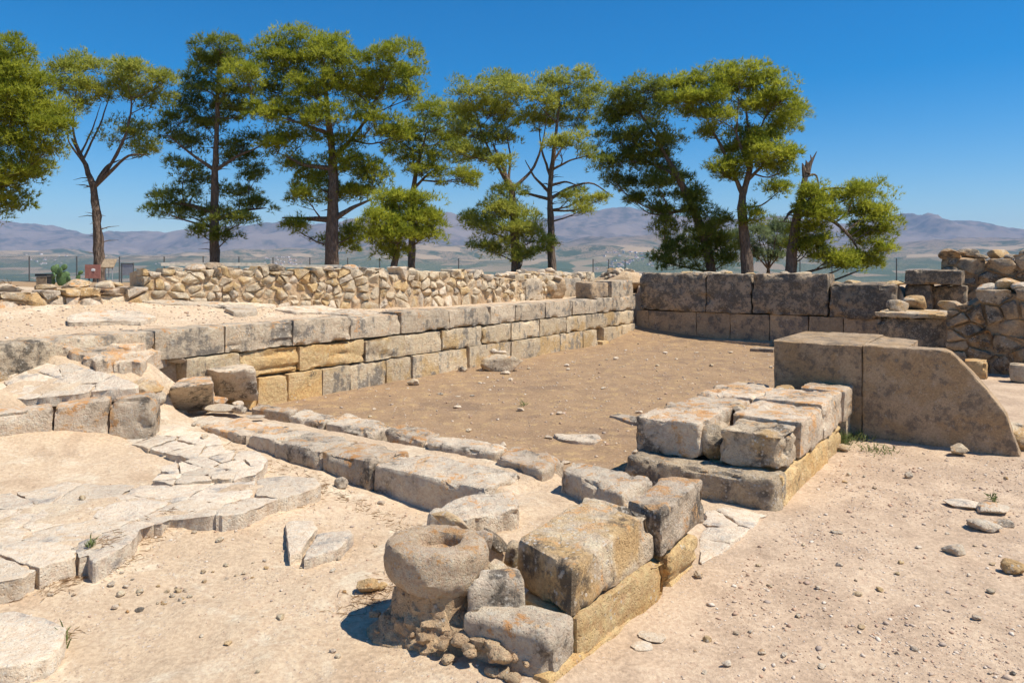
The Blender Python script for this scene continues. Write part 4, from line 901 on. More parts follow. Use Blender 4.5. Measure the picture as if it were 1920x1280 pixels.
# ------------------------------------------------------------------ loose stones
def stone_at(u, v, z, wpx, hpx, label, mat='lime_warm', rz=0., sub=3, group=None, cuts=8, dep=.8, name='loose_stone'):
    p = hit(u, v); w = wpx / F * p[1]; h = hpx / F * p[1]
    V, Fc = rock((w, w * dep, h), sd_(), sub, cuts + 5, .07, rz); p[2] = gz(p[0], p[1] + w * .2) - h * .12; p[1] += w * .25
    return tag(mesh_obj(name, V + p, Fc, M[mat]), label, 'stone', group)
stone_at(938, 698, 0, 88, 38, 'large flat topped boulder lying on the court floor near the long wall', 'lime_warm', dep=.55, name='boulder')
for u, Yo, lab in ((925, .0, 'small pale stone on the flat topped boulder, the more upright'), (942, -.05, 'small pale stone on the flat topped boulder, the flatter')):
    c = px(938, 698, 0); p = np.array([(u - 960) / F * (c[1] + .3), c[1] + .3 + Yo, .245]); V, Fc = rock((.14 if Yo == 0 else .2, .12, .1 if Yo == 0 else .07), sd_(), 2); tag(mesh_obj('loose_stone', V + p, Fc, M['lime']), lab, 'stone')
for a in [(775, 725, 0, 26, 15, 'rough fist sized stone by the foot of the long wall', 'lime_warm'), (947, 702, 0, 20, 7, 'flat chip in front of the flat topped boulder', 'lime'), (868, 698, 0, 20, 15, 'broken lump against the long wall beside the boulder', 'lime_warm'),
          (638, 916, .03, 28, 26, 'upright white stone at the foot of the front wall', 'lime'), (1803, 855, 0, 38, 28, 'reddish pointed rock at the foot of the concrete wall', 'lime_warm'), (1795, 1043, 0, 44, 24, 'rounded grey stone on the open gravel', 'lime'),
          (1905, 1078, 0, 50, 28, 'brown boulder on the gravel with dark shade beside it', 'lime_warm'), (1706, 898, 0, 16, 14, 'small pale upright stone on the gravel', 'lime'), (1585, 850, 0, 32, 16, 'block shaped stone beside the weeds at the wall stub', 'lime_warm'),
          (1310, 1088, 0, 20, 15, 'reddish pebble beside the spur rear block', 'lime_warm'), (690, 1120, 0, 48, 30, 'pale stone in the shadow beside the column base', 'lime_warm'), (712, 1115, 0, 28, 18, 'smaller stone leaning by the pale one near the column base', 'yellow'),
          (1855, 998, 0, 60, 22, 'grey bedrock knob breaking through the gravel', 'lime'), (1890, 990, 0, 40, 16, 'low bedrock lump beside the grey knob', 'lime'), (1870, 965, 0, 70, 18, 'long bedrock outcrop running across the gravel', 'lime'), (1820, 955, 0, 70, 12, 'flat cracked outcrop in the gravel with a bluish tint', 'flag'),
          (1570, 1000, 0, 24, 6, 'thin dark chip of stone lying on gravel', 'lime'), (1230, 1205, 0, 60, 8, 'flat grey bedrock patch beside the spur', 'flag'), (1210, 1225, 0, 50, 8, 'second bedrock patch beside the spur with a split', 'flag')]:
    stone_at(*a)
flat_slab([(1140, 777), (1160, 774), (1215, 786), (1250, 792), (1215, 796), (1170, 786)], .03, .08, M['lime'], 'flat_stone', 'long thin pale slab flush with the court floor')
flat_slab([(1037, 812), (1060, 814), (1120, 813), (1132, 822), (1115, 829), (1050, 822)], .03, .08, M['lime'], 'flat_stone', 'grey flat slab flush with the court floor near the front wall')
R2 = random.Random(9)
LG = 'loose stones scattered on the gravel beside the walls'; LC = 'loose stones scattered on the court floor'; LF = 'loose stones scattered on the pale foreground sand'
for k in range(70):
    u = R2.uniform(1150, 1920); v = R2.uniform(880, 1275); p = px(u, v, 0); s, t_ = to_st(p[0], p[1])
    if t_ < 6.0: continue
    w = R2.choice((8, 9, 10, 12, 14, 16)) * (v - 500) / 600; m_ = R2.choice(('lime', 'lime_warm', 'flag', 'rubble')); stone_at(u, v, 0, w, w * R2.uniform(.4, .7), {'lime': 'small grey', 'lime_warm': 'small tan', 'flag': 'small pale', 'rubble': 'small cream'}[m_] + (' flat' if w < 14 else ' chunky') + ' stone lying loose on the open gravel', m_, R2.uniform(0, 3), 2, LG)
for k in range(55):
    s, t_ = R2.uniform(-.6, 8.6), R2.uniform(.3, 4.6); x, y = st(s, t_)
    w = R2.uniform(.04, .12); V, Fc = rock((w, w * .7, w * R2.uniform(.2, .5)), 2000 + k, 2, rotz=R2.uniform(0, 3)); tag(mesh_obj('loose_stone', V + np.array([x, y, gz(x, y) - .006]), Fc, M[R2.choice(('lime', 'flag', 'rubble'))]), 'small pale stone lying on the brown court floor', 'stone', LC)
for k in range(70):
    u = R2.gauss(420, 150); v = 1020 + (640 - u) * .16 + R2.uniform(10, 70) if k < 40 else R2.uniform(800, 1270)
    if u < -20 or u > 1000: continue
    w = R2.uniform(6, 19); m_ = R2.choice(('lime', 'lime_warm', 'rubble', 'rubble')); stone_at(u, v, 0.02, w, w * R2.uniform(.4, .7), {'lime': 'small grey', 'lime_warm': 'small tan', 'yellow': 'small yellowish', 'rubble': 'small cream'}[m_] + (' pebble like' if w < 13 else ' chunky') + ' stone on the pale sand around the flagstones', m_, R2.uniform(0, 3), 2, LF)
# pebbles and grit: uncountable
def pebbles(name, pts, sizes, mat, seed):
    V0, F0 = ICO[0]; F0 = np.array(F0); rg = np.random.default_rng(seed); n = len(pts)
    sc = np.stack([sizes * rg.uniform(.8, 1.4, n), sizes * rg.uniform(.7, 1.1, n), sizes * rg.uniform(.3, .7, n)], 1) / 2; th = rg.uniform(0, 6.28, n)
    jit = 1 + rg.uniform(-.45, .35, (n, len(V0), 1)); L = V0[None] * jit * sc[:, None, :]
    c, s = np.cos(th)[:, None], np.sin(th)[:, None]; X = L[..., 0] * c - L[..., 1] * s; Y = L[..., 0] * s + L[..., 1] * c
    z = ground_z(pts[:, 0], pts[:, 1]); W = np.stack([X + pts[:, :1], Y + pts[:, 1:2], L[..., 2] + z[:, None] + sc[:, 2:] * .35], -1).reshape(-1, 3)
    Fa = (F0[None] + (np.arange(n) * len(V0))[:, None, None]).reshape(-1, 3)
    o = mesh_obj(name, W, Fa, mat, smooth=False, center=(0, 0, 0), attrs={'tint': np.repeat(rg.uniform(0, 1, n), len(V0))}); o['kind'] = 'stuff'; return o
def pebble_mat():
    t = NT('mixed_pebbles'); a = t.new('ShaderNodeAttribute', attribute_name='tint').outputs['Fac']; r_ = t.new('ShaderNodeValToRGB'); t.link(a, r_.inputs[0])
    e = r_.color_ramp.elements; e[0].color = (0.46, 0.32, 0.225, 1); e[1].color = (0.68, 0.59, 0.48, 1)
    for pos, c in ((.2, (0.50, 0.31, 0.20)), (.4, (0.38, 0.30, 0.24)), (.6, (0.56, 0.42, 0.30))): x = e.new(pos); x.color = (*c, 1)
    t.link(r_.outputs[0], t.b.inputs['Base Color']); return t.m
M['pebble'] = pebble_mat()
rg = np.random.default_rng(4)
q = np.stack([rg.uniform(.2, 5.5, 70000), 1.9 + 6.2 * rg.uniform(0, 1, 70000) ** 1.5], 1); S2, T2 = to_st(q[:, 0], q[:, 1]); dens = fbm(np.stack([q[:, 0] * 1.6, q[:, 1] * 1.6, 0 * q[:, 0]], 1), 3, 9)
q = q[(T2 > 5.95) & (S2 < 1.7) & (dens + rg.uniform(-.5, .45, len(q)) > .03)]; pebbles('gravel', q, np.minimum(.004 + .0048 * rg.gamma(1.0, 1, len(q)), .036), M['pebble'], 1)
q = np.stack([rg.uniform(-3.6, .3, 22000), rg.uniform(1.9, 7.0, 22000)], 1); S2, T2 = to_st(q[:, 0], q[:, 1]); dens = fbm(np.stack([q[:, 0] * 1.4, q[:, 1] * 1.4, 0 * q[:, 0]], 1), 3, 19)
q = q[(S2 < -2.0) & (T2 > .9) & (dens + rg.uniform(-.8, .2, len(q)) > 0)]; pebbles('grit', q, np.minimum(.0035 + .004 * rg.gamma(1.0, 1, len(q)), .03), M['pebble'], 2)
S2, T2 = rg.uniform(-1, 9.4, 3500), rg.uniform(.05, 4.7, 3500); q = np.stack([P0[0] + S2 * A[0] + T2 * B[0], P0[1] + S2 * A[1] + T2 * B[1]], 1); pebbles('court_grit', q, np.minimum(.008 + .008 * rg.gamma(1, 1, len(q)), .045), M['pebble'], 3)
S2, T2 = rg.uniform(-3.5, 3, 2500), rg.uniform(-1.6, -.35, 2500); q = np.stack([P0[0] + S2 * A[0] + T2 * B[0], P0[1] + S2 * A[1] + T2 * B[1]], 1); pebbles('terrace_grit', q, np.minimum(.008 + .008 * rg.gamma(1, 1, len(q)), .045), M['pebble'], 4)

# dry straw and weeds
def blades(name, roots, length, width, mat, seed, spread=.7, flat=False):
    rg = np.random.default_rng(seed); n = len(roots); d = rg.normal(size=(n, 3)) * spread + np.array([0, 0, 0.05 if flat else 1.0]); d[:, 2] = np.abs(d[:, 2]) * (.25 if flat else 1); d /= np.linalg.norm(d, axis=1)[:, None]
    L = length * rg.uniform(.5, 1.3, n)[:, None]; sd3 = np.cross(d, rg.normal(size=(n, 3))); sd3 /= np.linalg.norm(sd3, axis=1)[:, None]
    V = np.stack([roots - sd3 * width / 2, roots + sd3 * width / 2, roots + d * L * .6 + sd3 * width * .35 + np.array([0, 0, .0]), roots + d * L + np.array([0, 0, -.12]) * L], 1).reshape(-1, 3)
    i = np.arange(n)[:, None] * 4; Fa = np.concatenate([i + np.array([[0, 1, 2]]), i + np.array([[0, 2, 3]])]); return V, Fa, np.repeat(rg.uniform(0, 1, n), 4)
def straw(u0, v0, u1, v1, n, w, seed, z=.03):
    rg = np.random.default_rng(seed); f = rg.uniform(0, 1, n); P = np.array([px(u0 + (u1 - u0) * a, v0 + (v1 - v0) * a, z)[:2] for a in f]) + rg.normal(size=(n, 2)) * w
    return np.stack([P[:, 0], P[:, 1], ground_z(P[:, 0], P[:, 1]) + .004], 1)
rts = np.vstack([straw(70, 1120, 260, 1050, 260, .05, 1), straw(190, 1060, 330, 1000, 150, .06, 2), straw(420, 860, 800, 985, 420, .06, 3), straw(560, 960, 610, 910, 140, .06, 4), straw(660, 1130, 740, 1080, 200, .06, 5), straw(300, 790, 420, 840, 160, .06, 6), straw(60, 1220, 130, 1180, 80, .04, 7)])
V, Fa, tn = blades('dry_straw', rts, .05, .003, M['straw'], 5, 1.0, True); o = mesh_obj('dry_straw', V, Fa, M['straw'], smooth=False, center=(0, 0, 0), attrs={'tint': tn}); o['kind'] = 'stuff'
def weed(u, v, z, n, ln, label, mat='weed', sp_=.05, wd=.008):
    p = px(u, v, z); p[2] = gz(p[0], p[1]) if z < .9 else p[2]; rg = np.random.default_rng(int(u)); r_ = p + np.concatenate([rg.normal(size=(n, 2)) * sp_, np.abs(rg.normal(size=(n, 1))) * ln * .5], 1)
    V, Fa, tn = blades('w', r_, ln, wd, None, int(u), .6); o = mesh_obj('weeds' if sp_ > .06 else 'weed_plant', V, Fa, M[mat], smooth=False, attrs={'tint': tn})
    if sp_ > .06: o['kind'] = 'stuff'
    else: tag(o, label, 'plant')
weed(1578, 832, 0, 260, .07, 'bushy green weed in the gap under the wall stub', sp_=.045)
weed(1612, 826, 0, 120, .06, 'green weed at the foot of the concrete wall', sp_=.07)
weed(1640, 848, 0, 120, .05, 'sparse pale weed spreading on the gravel', sp_=.09)
weed(1862, 940, 0, 30, .05, 'tiny green sprout beside the bedrock outcrop', sp_=.012)
weed(116, 1200, .03, 40, .06, 'green grass tuft at the corner of the single paving slab', sp_=.015)
weed(171, 1062, .05, 30, .04, 'small green sprout under the flagstone edge', sp_=.012)
weed(18, 668, .6, 60, .14, 'dry grass tuft against the first block of the long wall', 'straw', .025, .008)
weed(982, 760, 0, 30, .05, 'low green sprout on the court floor', sp_=.02)

# ------------------------------------------------------------------ fence, boards, cactus, beam
fe = thing('chain_link_fence', at(300, 525, 40), 'dark chain link fence on thin posts along the hill edge', 'fence')
fp = [(-60, 41), (55, 40), (144, 40), (224, 40), (308, 40), (381, 41), (448, 42), (512, 43), (581, 44), (652, 46), (712, 47), (772, 48), (860, 49), (1112, 52), (1141, 54), (1172, 56), (1320, 54), (1500, 52), (1560, 50), (1681, 48), (1900, 46)]
tops = []
for u, Y in fp:
    x = (u - 960) / F * Y; zg = gz(x, Y); zt = max(zg + 1.5, H + .55); V, Fc = tube([(x, Y, zg - .1), (x, Y, zt)], .035, 6); mesh_obj('post', V, Fc, M['steel'], fe); tops.append((x, Y, zg, zt))
VV = []; FF = []; n_ = 0
def wire(a, b, r_):
    global n_
    a = np.array(a); b = np.array(b); d = (b - a) / np.linalg.norm(b - a); e = np.cross(d, (0, 1, 0)); e /= np.linalg.norm(e); f = np.cross(d, e)
    for p in (a, b): VV.extend([p + e * r_, p - e * .5 * r_ + f * .87 * r_, p - e * .5 * r_ - f * .87 * r_])
    for k in range(3): FF.append((n_ + k, n_ + (k + 1) % 3, n_ + 3 + (k + 1) % 3, n_ + 3 + k))
    n_ += 6
for p, q in zip(tops[:-1], tops[1:]):
    L = math.hypot(q[0] - p[0], q[1] - p[1]); hgt = p[3] - p[2]; sp_ = .11
    f = lambda k, z: (p[0] + (q[0] - p[0]) * k, p[1] + (q[1] - p[1]) * k, p[2] + (q[2] - p[2]) * k + z)
    for z in (hgt - .02, hgt * .5): wire(f(0, z), f(1, z), .004)
    x = -hgt
    while x < L:
        for sgn in (1, -1):
            a0 = max(0, -x); a1 = min(hgt, L - x)
            if a1 > a0: wire(f((x + a0) / L, a0 if sgn > 0 else hgt - a0), f((x + a1) / L, a1 if sgn > 0 else hgt - a1), .0028)
        x += sp_
w_ = mesh_obj('wire_mesh', np.array(VV), np.array(FF), M['steel'], fe, smooth=False); w_['kind'] = 'stuff'
def g_at(u, Y): x = (u - 960) / F * Y; return np.array([x, Y, gz(x, Y)])
def upx(v, Y): return H - (v - HOR) / F * Y
# red board
Y = 20; b0 = g_at(174, Y); t_ = thing('notice_board', b0, 'faded red metal board with a white mark on two legs', 'board')
zt, zb = upx(496, Y), upx(522, Y); w = 27 / F * Y
mesh_obj('panel', *box((b0[0], Y, (zt + zb) / 2), (w, .03, zt - zb), .12), M['redpanel'], t_, smooth=False)
for s in (-.3, .3): mesh_obj('leg', *tube([(b0[0] + s * w, Y + .03, b0[2] - .05), (b0[0] + s * w, Y + .03, zb + .1)], .02, 6), M['steel'], t_)
V, Fc = poly_stone(np.array([(-.06, -.03), (.05, -.035), (.06, .02), (0, .05), (-.05, .03)]), (b0[0] + .02, Y - .016, zt - .15), (1, 0, 0), (0, 0, 1), (0, -1, 0), .006, 0, .003, 0, .001, .02, 3); mesh_obj('white_mark', V, Fc, M['house'], t_)
# tilted reading board
Y = 21; b0 = g_at(204, Y); t_ = thing('reading_board', b0, 'tilted wooden information board on thin posts by the trunk', 'board'); zc = upx(494, Y)
mesh_obj('tilted_top', *box((b0[0], Y, zc), (.35, .34, .03), .1, .75), M['wood'], t_, smooth=False)
mesh_obj('rim', *box((b0[0], Y + .14, zc + .13), (.37, .04, .03), .1), M['wood_pale'], t_, smooth=False)
for s in (-.1, 0, .1): mesh_obj('leg', *tube([(b0[0] + s, Y, b0[2] - .05), (b0[0] + s, Y, zc)], .012, 6), M['panel'], t_)
# grey panel
Y = 22; b0 = g_at(239, Y); t_ = thing('information_panel', b0, 'pale grey sheet metal information panel in a frame', 'board'); zt, zb = upx(495, Y), upx(516, Y)
mesh_obj('sheet', *box((b0[0], Y, (zt + zb) / 2), (.33, .02, zt - zb), -.1), M['panel'], t_, smooth=False)
for s in (-1, 1): mesh_obj('frame_post', *box((b0[0] + s * .175, Y - s * -.0, (zt + b0[2]) / 2), (.025, .04, zt - b0[2] + .06), -.1), M['steel'], t_, smooth=False)
mesh_obj('frame_rail', *box((b0[0], Y, zt + .012), (.37, .04, .022), -.1), M['steel'], t_, smooth=False)
# slatted litter bin
Y = 19; b0 = g_at(83, Y); zt = upx(514, Y); t_ = thing('litter_bin', b0, 'slatted wooden litter bin with a black lid', 'bin'); zb = b0[2] - .02; n = 9
for k in range(n):
    z = zb + (zt - .06 - zb) * (k + .5) / n; mesh_obj('slat', *box((b0[0], Y - .12, z), (.26, .02, (zt - zb) / n * .72)), M['wood'], t_, smooth=False)
mesh_obj('liner', *box((b0[0], Y, (zt + zb) / 2 - .03), (.25, .21, zt - zb - .06)), M['black'], t_, smooth=False)
mesh_obj('lid', *box((b0[0], Y, zt - .02), (.30, .28, .06)), M['black'], t_, smooth=False)
# prickly pear
Y = 20.5; b0 = g_at(112, Y); t_ = thing('prickly_pear', b0, 'green prickly pear cactus beside the litter bin', 'cactus')
def pad(u, v, ru, rv, rot, tw):
    c = at(u, v, Y + tw * .1); V = ICO[3][0].copy(); w = 1 + .18 * V[:, 2]; V = V * np.array([ru / F * Y, .035, rv / F * Y]); V[:, 0] *= w
    cr, sr = math.cos(rot), math.sin(rot); V = np.stack([V[:, 0] * cr + V[:, 2] * sr, V[:, 1], -V[:, 0] * sr + V[:, 2] * cr], 1); ct, s2 = math.cos(tw), math.sin(tw); V = np.stack([V[:, 0] * ct - V[:, 1] * s2, V[:, 0] * s2 + V[:, 1] * ct, V[:, 2]], 1)
    mesh_obj('pad', V + c, ICO[3][1], M['cactus'], t_)
for a in [(112, 524, 7, 12, 0, 0), (104, 506, 7, 9, -.4, .5), (112, 510, 6, 9, .2, -.3), (119, 502, 5, 8, .8, .2), (122, 517, 7, 9, .5, .6), (100, 517, 6, 6, -1, -.4), (107, 500, 4, 5, 0, .9), (128, 524, 6, 7, .9, -.5), (98, 526, 5, 8, -.5, .3), (151, 511, 3.5, 5, 1.0, .2), (146, 522, 4, 8, .3, .1), (118, 527, 7, 9, .3, .4)]: pad(*a)
# long timber beam lying along the wall's top
bm = thing('timber_beam', at(400, 503, 10.6), 'long bleached timber beam lying along the rubble wall top', 'beam')
pA_, pB2 = at(302, 496, 11.0), at(640, 499, 12.2); mid = (pA_ + pB2) / 2; ang = math.atan2(pB2[1] - pA_[1], pB2[0] - pA_[0]); L = np.linalg.norm(pB2 - pA_)
mesh_obj('plank', *box((mid[0] - L * .22 * math.cos(ang), mid[1] - L * .22 * math.sin(ang), mid[2] + .015), (L * .56, .1, .05), ang), M['wood_pale'], bm, smooth=False)
mesh_obj('plank', *box((mid[0] + L * .28 * math.cos(ang), mid[1] + L * .28 * math.sin(ang), mid[2] - .01), (L * .44, .1, .04), ang), M['wood_pale'], bm, smooth=False)
for f in (-.46, -.1, .15, .45):
    c = mid + np.array([math.cos(ang), math.sin(ang), 0]) * L * f; zg = gz(c[0], c[1]); mesh_obj('support', *box((c[0], c[1], (zg + mid[2]) / 2 - .03), (.08, .08, mid[2] - zg - .02), ang), M['wood'], bm, smooth=False)

# ------------------------------------------------------------------ trees
def spline(pts, n):
    pts = np.asarray(pts, float); t = np.linspace(0, 1, len(pts)); q = np.linspace(0, 1, n); out = np.stack([np.interp(q, t, pts[:, k]) for k in range(pts.shape[1])], 1)
    for _ in range(2): out[1:-1] = (out[:-2] + 2 * out[1:-1] + out[2:]) / 4
    return out
def needles(puffs, pr, tufts, nb, ln, wd, rg, flat=.55, droop=0.0):
    """puffs: (n,3) centres; returns triangles of needle bunches"""
    n = len(puffs); C = np.repeat(puffs, tufts, 0); R_ = np.repeat(pr, tufts)[:, None]
    d = rg.normal(size=C.shape); d /= np.linalg.norm(d, axis=1)[:, None]; d[:, 2] = np.where(d[:, 2] < -.25, -d[:, 2] * .6, d[:, 2])
    pos = C + d * R_ * rg.uniform(.3, 1, (len(C), 1)) ** .45 * np.array([1, 1, flat])
    ax = d * 1.0 + np.array([0, 0, .4 - droop]) + rg.normal(size=C.shape) * .35; ax /= np.linalg.norm(ax, axis=1)[:, None]
    P = np.repeat(pos, nb, 0); D = np.repeat(ax, nb, 0) + rg.normal(size=(len(P), 3)) * .5; D /= np.linalg.norm(D, axis=1)[:, None]
    S3 = np.cross(D, rg.normal(size=D.shape) * .55 + np.array([.35, -.2, .9])); S3 /= np.linalg.norm(S3, axis=1)[:, None]; L = ln * rg.uniform(.6, 1.2, (len(P), 1)); W = wd * rg.uniform(.7, 1.3, (len(P), 1))
    V = np.stack([P - S3 * W / 2, P + S3 * W / 2, P + D * L], 1).reshape(-1, 3)
    tint = np.repeat(np.clip(np.repeat(np.repeat(rg.uniform(0, .8, n), tufts) + rg.uniform(-.2, .3, n * tufts), nb), 0, 1), 3)
    return V, tint
def pine(label, Y, trunk, blobs, limbs=(), r0=.25, seed=0, mat='needle', dead=0, dens=1.0, cat='tree', name='pine_tree', droop=0.0, ln=.2, kind=0, base_v=None):
    """trunk: photo points up the stem (u,v); blobs: (u,v,ru,rv) foliage masses; limbs: lists of photo points"""
    rg = np.random.default_rng(seed); k = Y / F
    base = g_at(trunk[0][0], Y); root = thing(name, base, label, cat, 'pine trees along the hill edge' if name == 'pine_tree' else None)
    tp = [base - np.array([0, 0, .3])] + [at(u, v, Y) for u, v in trunk if upx(v, Y) > base[2] + .2]
    tp = spline(tp, 26); rad = r0 * (1 - .82 * np.linspace(0, 1, 26) ** 1.1); rad[0] *= 1.35; rad[1] *= 1.12
    parts = [tube(tp, rad, 10, .05, seed)]; lim = []; nodes = [tp]
    nodes_r = [rad]
    for L in limbs:
        dy = rg.uniform(-.9, .9) if len(L) < 4 or not isinstance(L[-1], (int, float)) else 0
        pts = [np.array(at(u, v, Y + dy * i / max(1, len(L) - 1))) for i, (u, v) in enumerate(L)]
        j = np.argmin(np.linalg.norm(tp - pts[0], axis=1)); pts[0] = tp[j]; q = spline(pts, 14); rr = min(rad[j] * .65, r0 * .45); rd = rr * (1 - .8 * np.linspace(0, 1, 14)); lim.append(tube(q, rd, 7, .03, seed)); nodes.append(q); nodes_r.append(rd)
    NP = np.vstack(nodes); NR = np.concatenate(nodes_r)
    PV = []; PT = []; tw = []
    for (u, v, ru, rv) in blobs:
        dep = (ru + rv) * .5 * k; c = at(u, v, Y + rg.uniform(-.55, .55) * min(2.2, 1.2 + dep)); a, b = ru * k, rv * k
        # a limb to the mass
        cand = NP[:, 2] < c[2] + .1; dist = np.linalg.norm(NP - c, axis=1) + np.where(cand, 0, 50) + np.maximum(0, (NP[:, 2] - c[2] + .6)) * .6; j = int(np.argmin(dist)); p0 = NP[j]
        Ld = np.linalg.norm(c - p0); m = (p0 + c) / 2 + np.array([0, 0, -.06 * Ld]) + rg.normal(size=3) * .07 * Ld
        q = spline([p0, m, c], 9); rr = min(NR[j] * .6, .02 + .017 * Ld); lim.append(tube(q, np.linspace(rr, .014, 9), 6, .02, seed))
        ru *= 1.15; rv *= 1.2; a *= 1.15; b *= 1.2; n = max(6, int(dens * 23 * a * b + 6)); d = rg.normal(size=(n, 3)); d /= np.linalg.norm(d, axis=1)[:, None]; d[:, 2] = np.where((d[:, 2] < 0) & (rg.uniform(size=n) < .5), -d[:, 2], d[:, 2])
        pf = c + d * (rg.uniform(0, 1, (n, 1)) ** .42) * np.array([a, max(a, b) * .85, b]) * .92
        if droop: pf[:, 2] -= droop * rg.uniform(0, 1, n) * b
        for t_ in pf[rg.uniform(size=n) < .45]:
            s0 = q[rg.integers(4, 9)]; mm = (s0 + t_) / 2 + np.array([0, 0, -.06]); lim.append(tube([s0, mm, t_], [.016, .011, .006], 3, cap=False))
        V, T = needles(pf, rg.uniform(.2, .56, n), 44, 5, ln, .025, rg, .92, droop * .3); PV.append(V); PT.append(T)
    for _ in range(dead):
        j = rg.integers(5, 18); p0 = tp[j]; th = rg.uniform(0, 6.28); L = rg.uniform(.3, .9); e = p0 + np.array([math.cos(th) * L, math.sin(th) * L * .5, rg.uniform(-.1, .3) * L]); lim.append(tube([p0, (p0 + e) / 2 + np.array([0, 0, .05]), e], [.025, .016, .005], 4, cap=False))
    mesh_obj('trunk', *parts[0], M['bark'], root, center=base); V, Fc = merge(lim); mesh_obj('limbs', V, Fc, M['bark'], root, center=base)
    V = np.vstack(PV); Fa = np.arange(len(V)).reshape(-1, 3); mesh_obj('crown', V, Fa, M[mat], root, smooth=False, center=base, attrs={'tint': np.concatenate(PT)})
    return root
pine('large pine with a thick overhanging crown left of the bare forked pine', 26, [(-95, 540), (-90, 400), (-70, 250), (-50, 120)],
     [(10, 110, 50, 38), (-40, 150, 90, 60), (40, 160, 55, 40), (70, 215, 55, 38), (20, 230, 60, 45), (-50, 260, 80, 50), (90, 250, 35, 28), (40, 285, 60, 30), (-30, 330, 70, 34), (60, 320, 40, 20), (20, 345, 50, 22), (15, 380, 48, 20), (-40, 390, 60, 24), (80, 290, 30, 18), (100, 225, 28, 24), (0, 190, 70, 40)], [[(-80, 300), (0, 270), (80, 240)], [(-88, 360), (-20, 350), (30, 330)]], .32, 1)
pine('bare forked pine with a flat thin crown, behind the red board', 30, [(187, 530), (186, 480), (183, 420), (176, 350), (160, 310), (135, 260)],
     [(120, 135, 32, 18), (165, 128, 35, 18), (215, 135, 38, 20), (260, 140, 38, 20), (305, 160, 28, 26), (150, 165, 26, 20), (225, 165, 34, 20), (290, 195, 30, 18), (235, 255, 46, 26), (150, 200, 18, 14), (270, 285, 30, 20), (180, 180, 24, 16), (110, 160, 18, 14), (250, 180, 26, 16)],
     [[(180, 355), (215, 300), (235, 255), (250, 200), (240, 160)], [(160, 310), (135, 250), (140, 190), (150, 140)], [(165, 300), (190, 230), (215, 150)], [(190, 345), (240, 290), (275, 290)], [(150, 290), (175, 240), (190, 190)], [(176, 350), (200, 310), (225, 300)], [(160, 310), (130, 270), (125, 230)]], .24, 2, 'needle_pale', dead=26, dens=.75)
pine('tall straight pine with layered thin branches beside the timber beam', 32, [(402, 530), (402, 470), (402, 400), (404, 300), (408, 200), (410, 110)],
     [(415, 95, 50, 22), (380, 120, 50, 28), (430, 130, 50, 30), (365, 165, 42, 24), (420, 180, 55, 28), (345, 200, 30, 18), (395, 210, 42, 24), (340, 225, 50, 20), (460, 215, 45, 24), (390, 240, 35, 18), (320, 255, 42, 18), (460, 270, 50, 18), (360, 275, 36, 16), (440, 300, 50, 20), (345, 320, 44, 18), (470, 330, 40, 18), (370, 350, 40, 18), (320, 375, 42, 18), (450, 365, 44, 16), (300, 395, 30, 12), (480, 390, 36, 22), (390, 405, 45, 16), (345, 400, 34, 14), (450, 420, 44, 16), (375, 435, 22, 10), (430, 445, 30, 8)],
     [[(404, 330), (360, 290), (310, 250)], [(405, 330), (450, 290), (500, 270)], [(402, 400), (340, 380), (290, 385)], [(402, 410), (450, 395), (500, 390)]], .25, 3, 'needle_dark', dead=22, dens=.72)
pine('biggest pine of the row with a broad layered crown', 31, [(622, 530), (622, 460), (624, 380), (625, 300), (615, 220), (605, 130)],
     [(560, 85, 48, 28), (615, 95, 50, 30), (510, 120, 55, 34), (570, 130, 60, 38), (640, 130, 55, 34), (460, 150, 38, 26), (520, 175, 60, 32), (590, 180, 60, 34), (660, 165, 50, 30), (740, 115, 52, 28), (760, 150, 40, 26), (720, 160, 45, 26), (690, 190, 60, 30), (770, 185, 28, 18), (540, 220, 55, 26), (620, 230, 60, 26), (700, 235, 45, 22), (515, 280, 36, 22), (560, 265, 40, 18), (500, 215, 40, 20), (640, 275, 40, 20),
      (590, 340, 45, 20), (650, 315, 60, 24), (700, 330, 45, 22), (620, 365, 62, 22), (690, 365, 45, 18), (575, 370, 36, 18), (555, 430, 22, 16), (630, 460, 44, 18), (665, 440, 20, 14), (545, 310, 28, 20), (730, 260, 35, 20)],
     [[(625, 300), (660, 260), (690, 220), (700, 190)], [(624, 410), (660, 390), (700, 372)], [(624, 420), (580, 410), (530, 408)], [(618, 260), (560, 230), (510, 215)], [(610, 200), (570, 160), (540, 130)], [(624, 320), (570, 310), (530, 290)]], .33, 4, dead=16)
pine('short bushy pine leaning in front of the biggest pine', 27, [(738, 530), (738, 500), (745, 470), (755, 430)], [(735, 395, 38, 22), (780, 385, 38, 20), (720, 425, 40, 24), (770, 420, 45, 28), (805, 420, 28, 22), (745, 450, 50, 22), (790, 450, 32, 18), (715, 450, 28, 18), (750, 375, 32, 14), (735, 475, 30, 10)], [], .17, 5, dens=1.2)
pine('pine standing behind the biggest pine, its slim trunk bare', 37, [(772, 530), (772, 400), (775, 350), (785, 300), (800, 250)], [(800, 215, 45, 24), (850, 225, 40, 24), (780, 255, 50, 26), (830, 265, 50, 26), (870, 290, 36, 24), (760, 295, 45, 22), (815, 305, 50, 22), (860, 335, 45, 18), (790, 325, 36, 14), (750, 265, 34, 20), (880, 340, 24, 14)], [[(775, 350), (810, 320), (850, 315)]], .2, 6, 'needle', dens=.8)
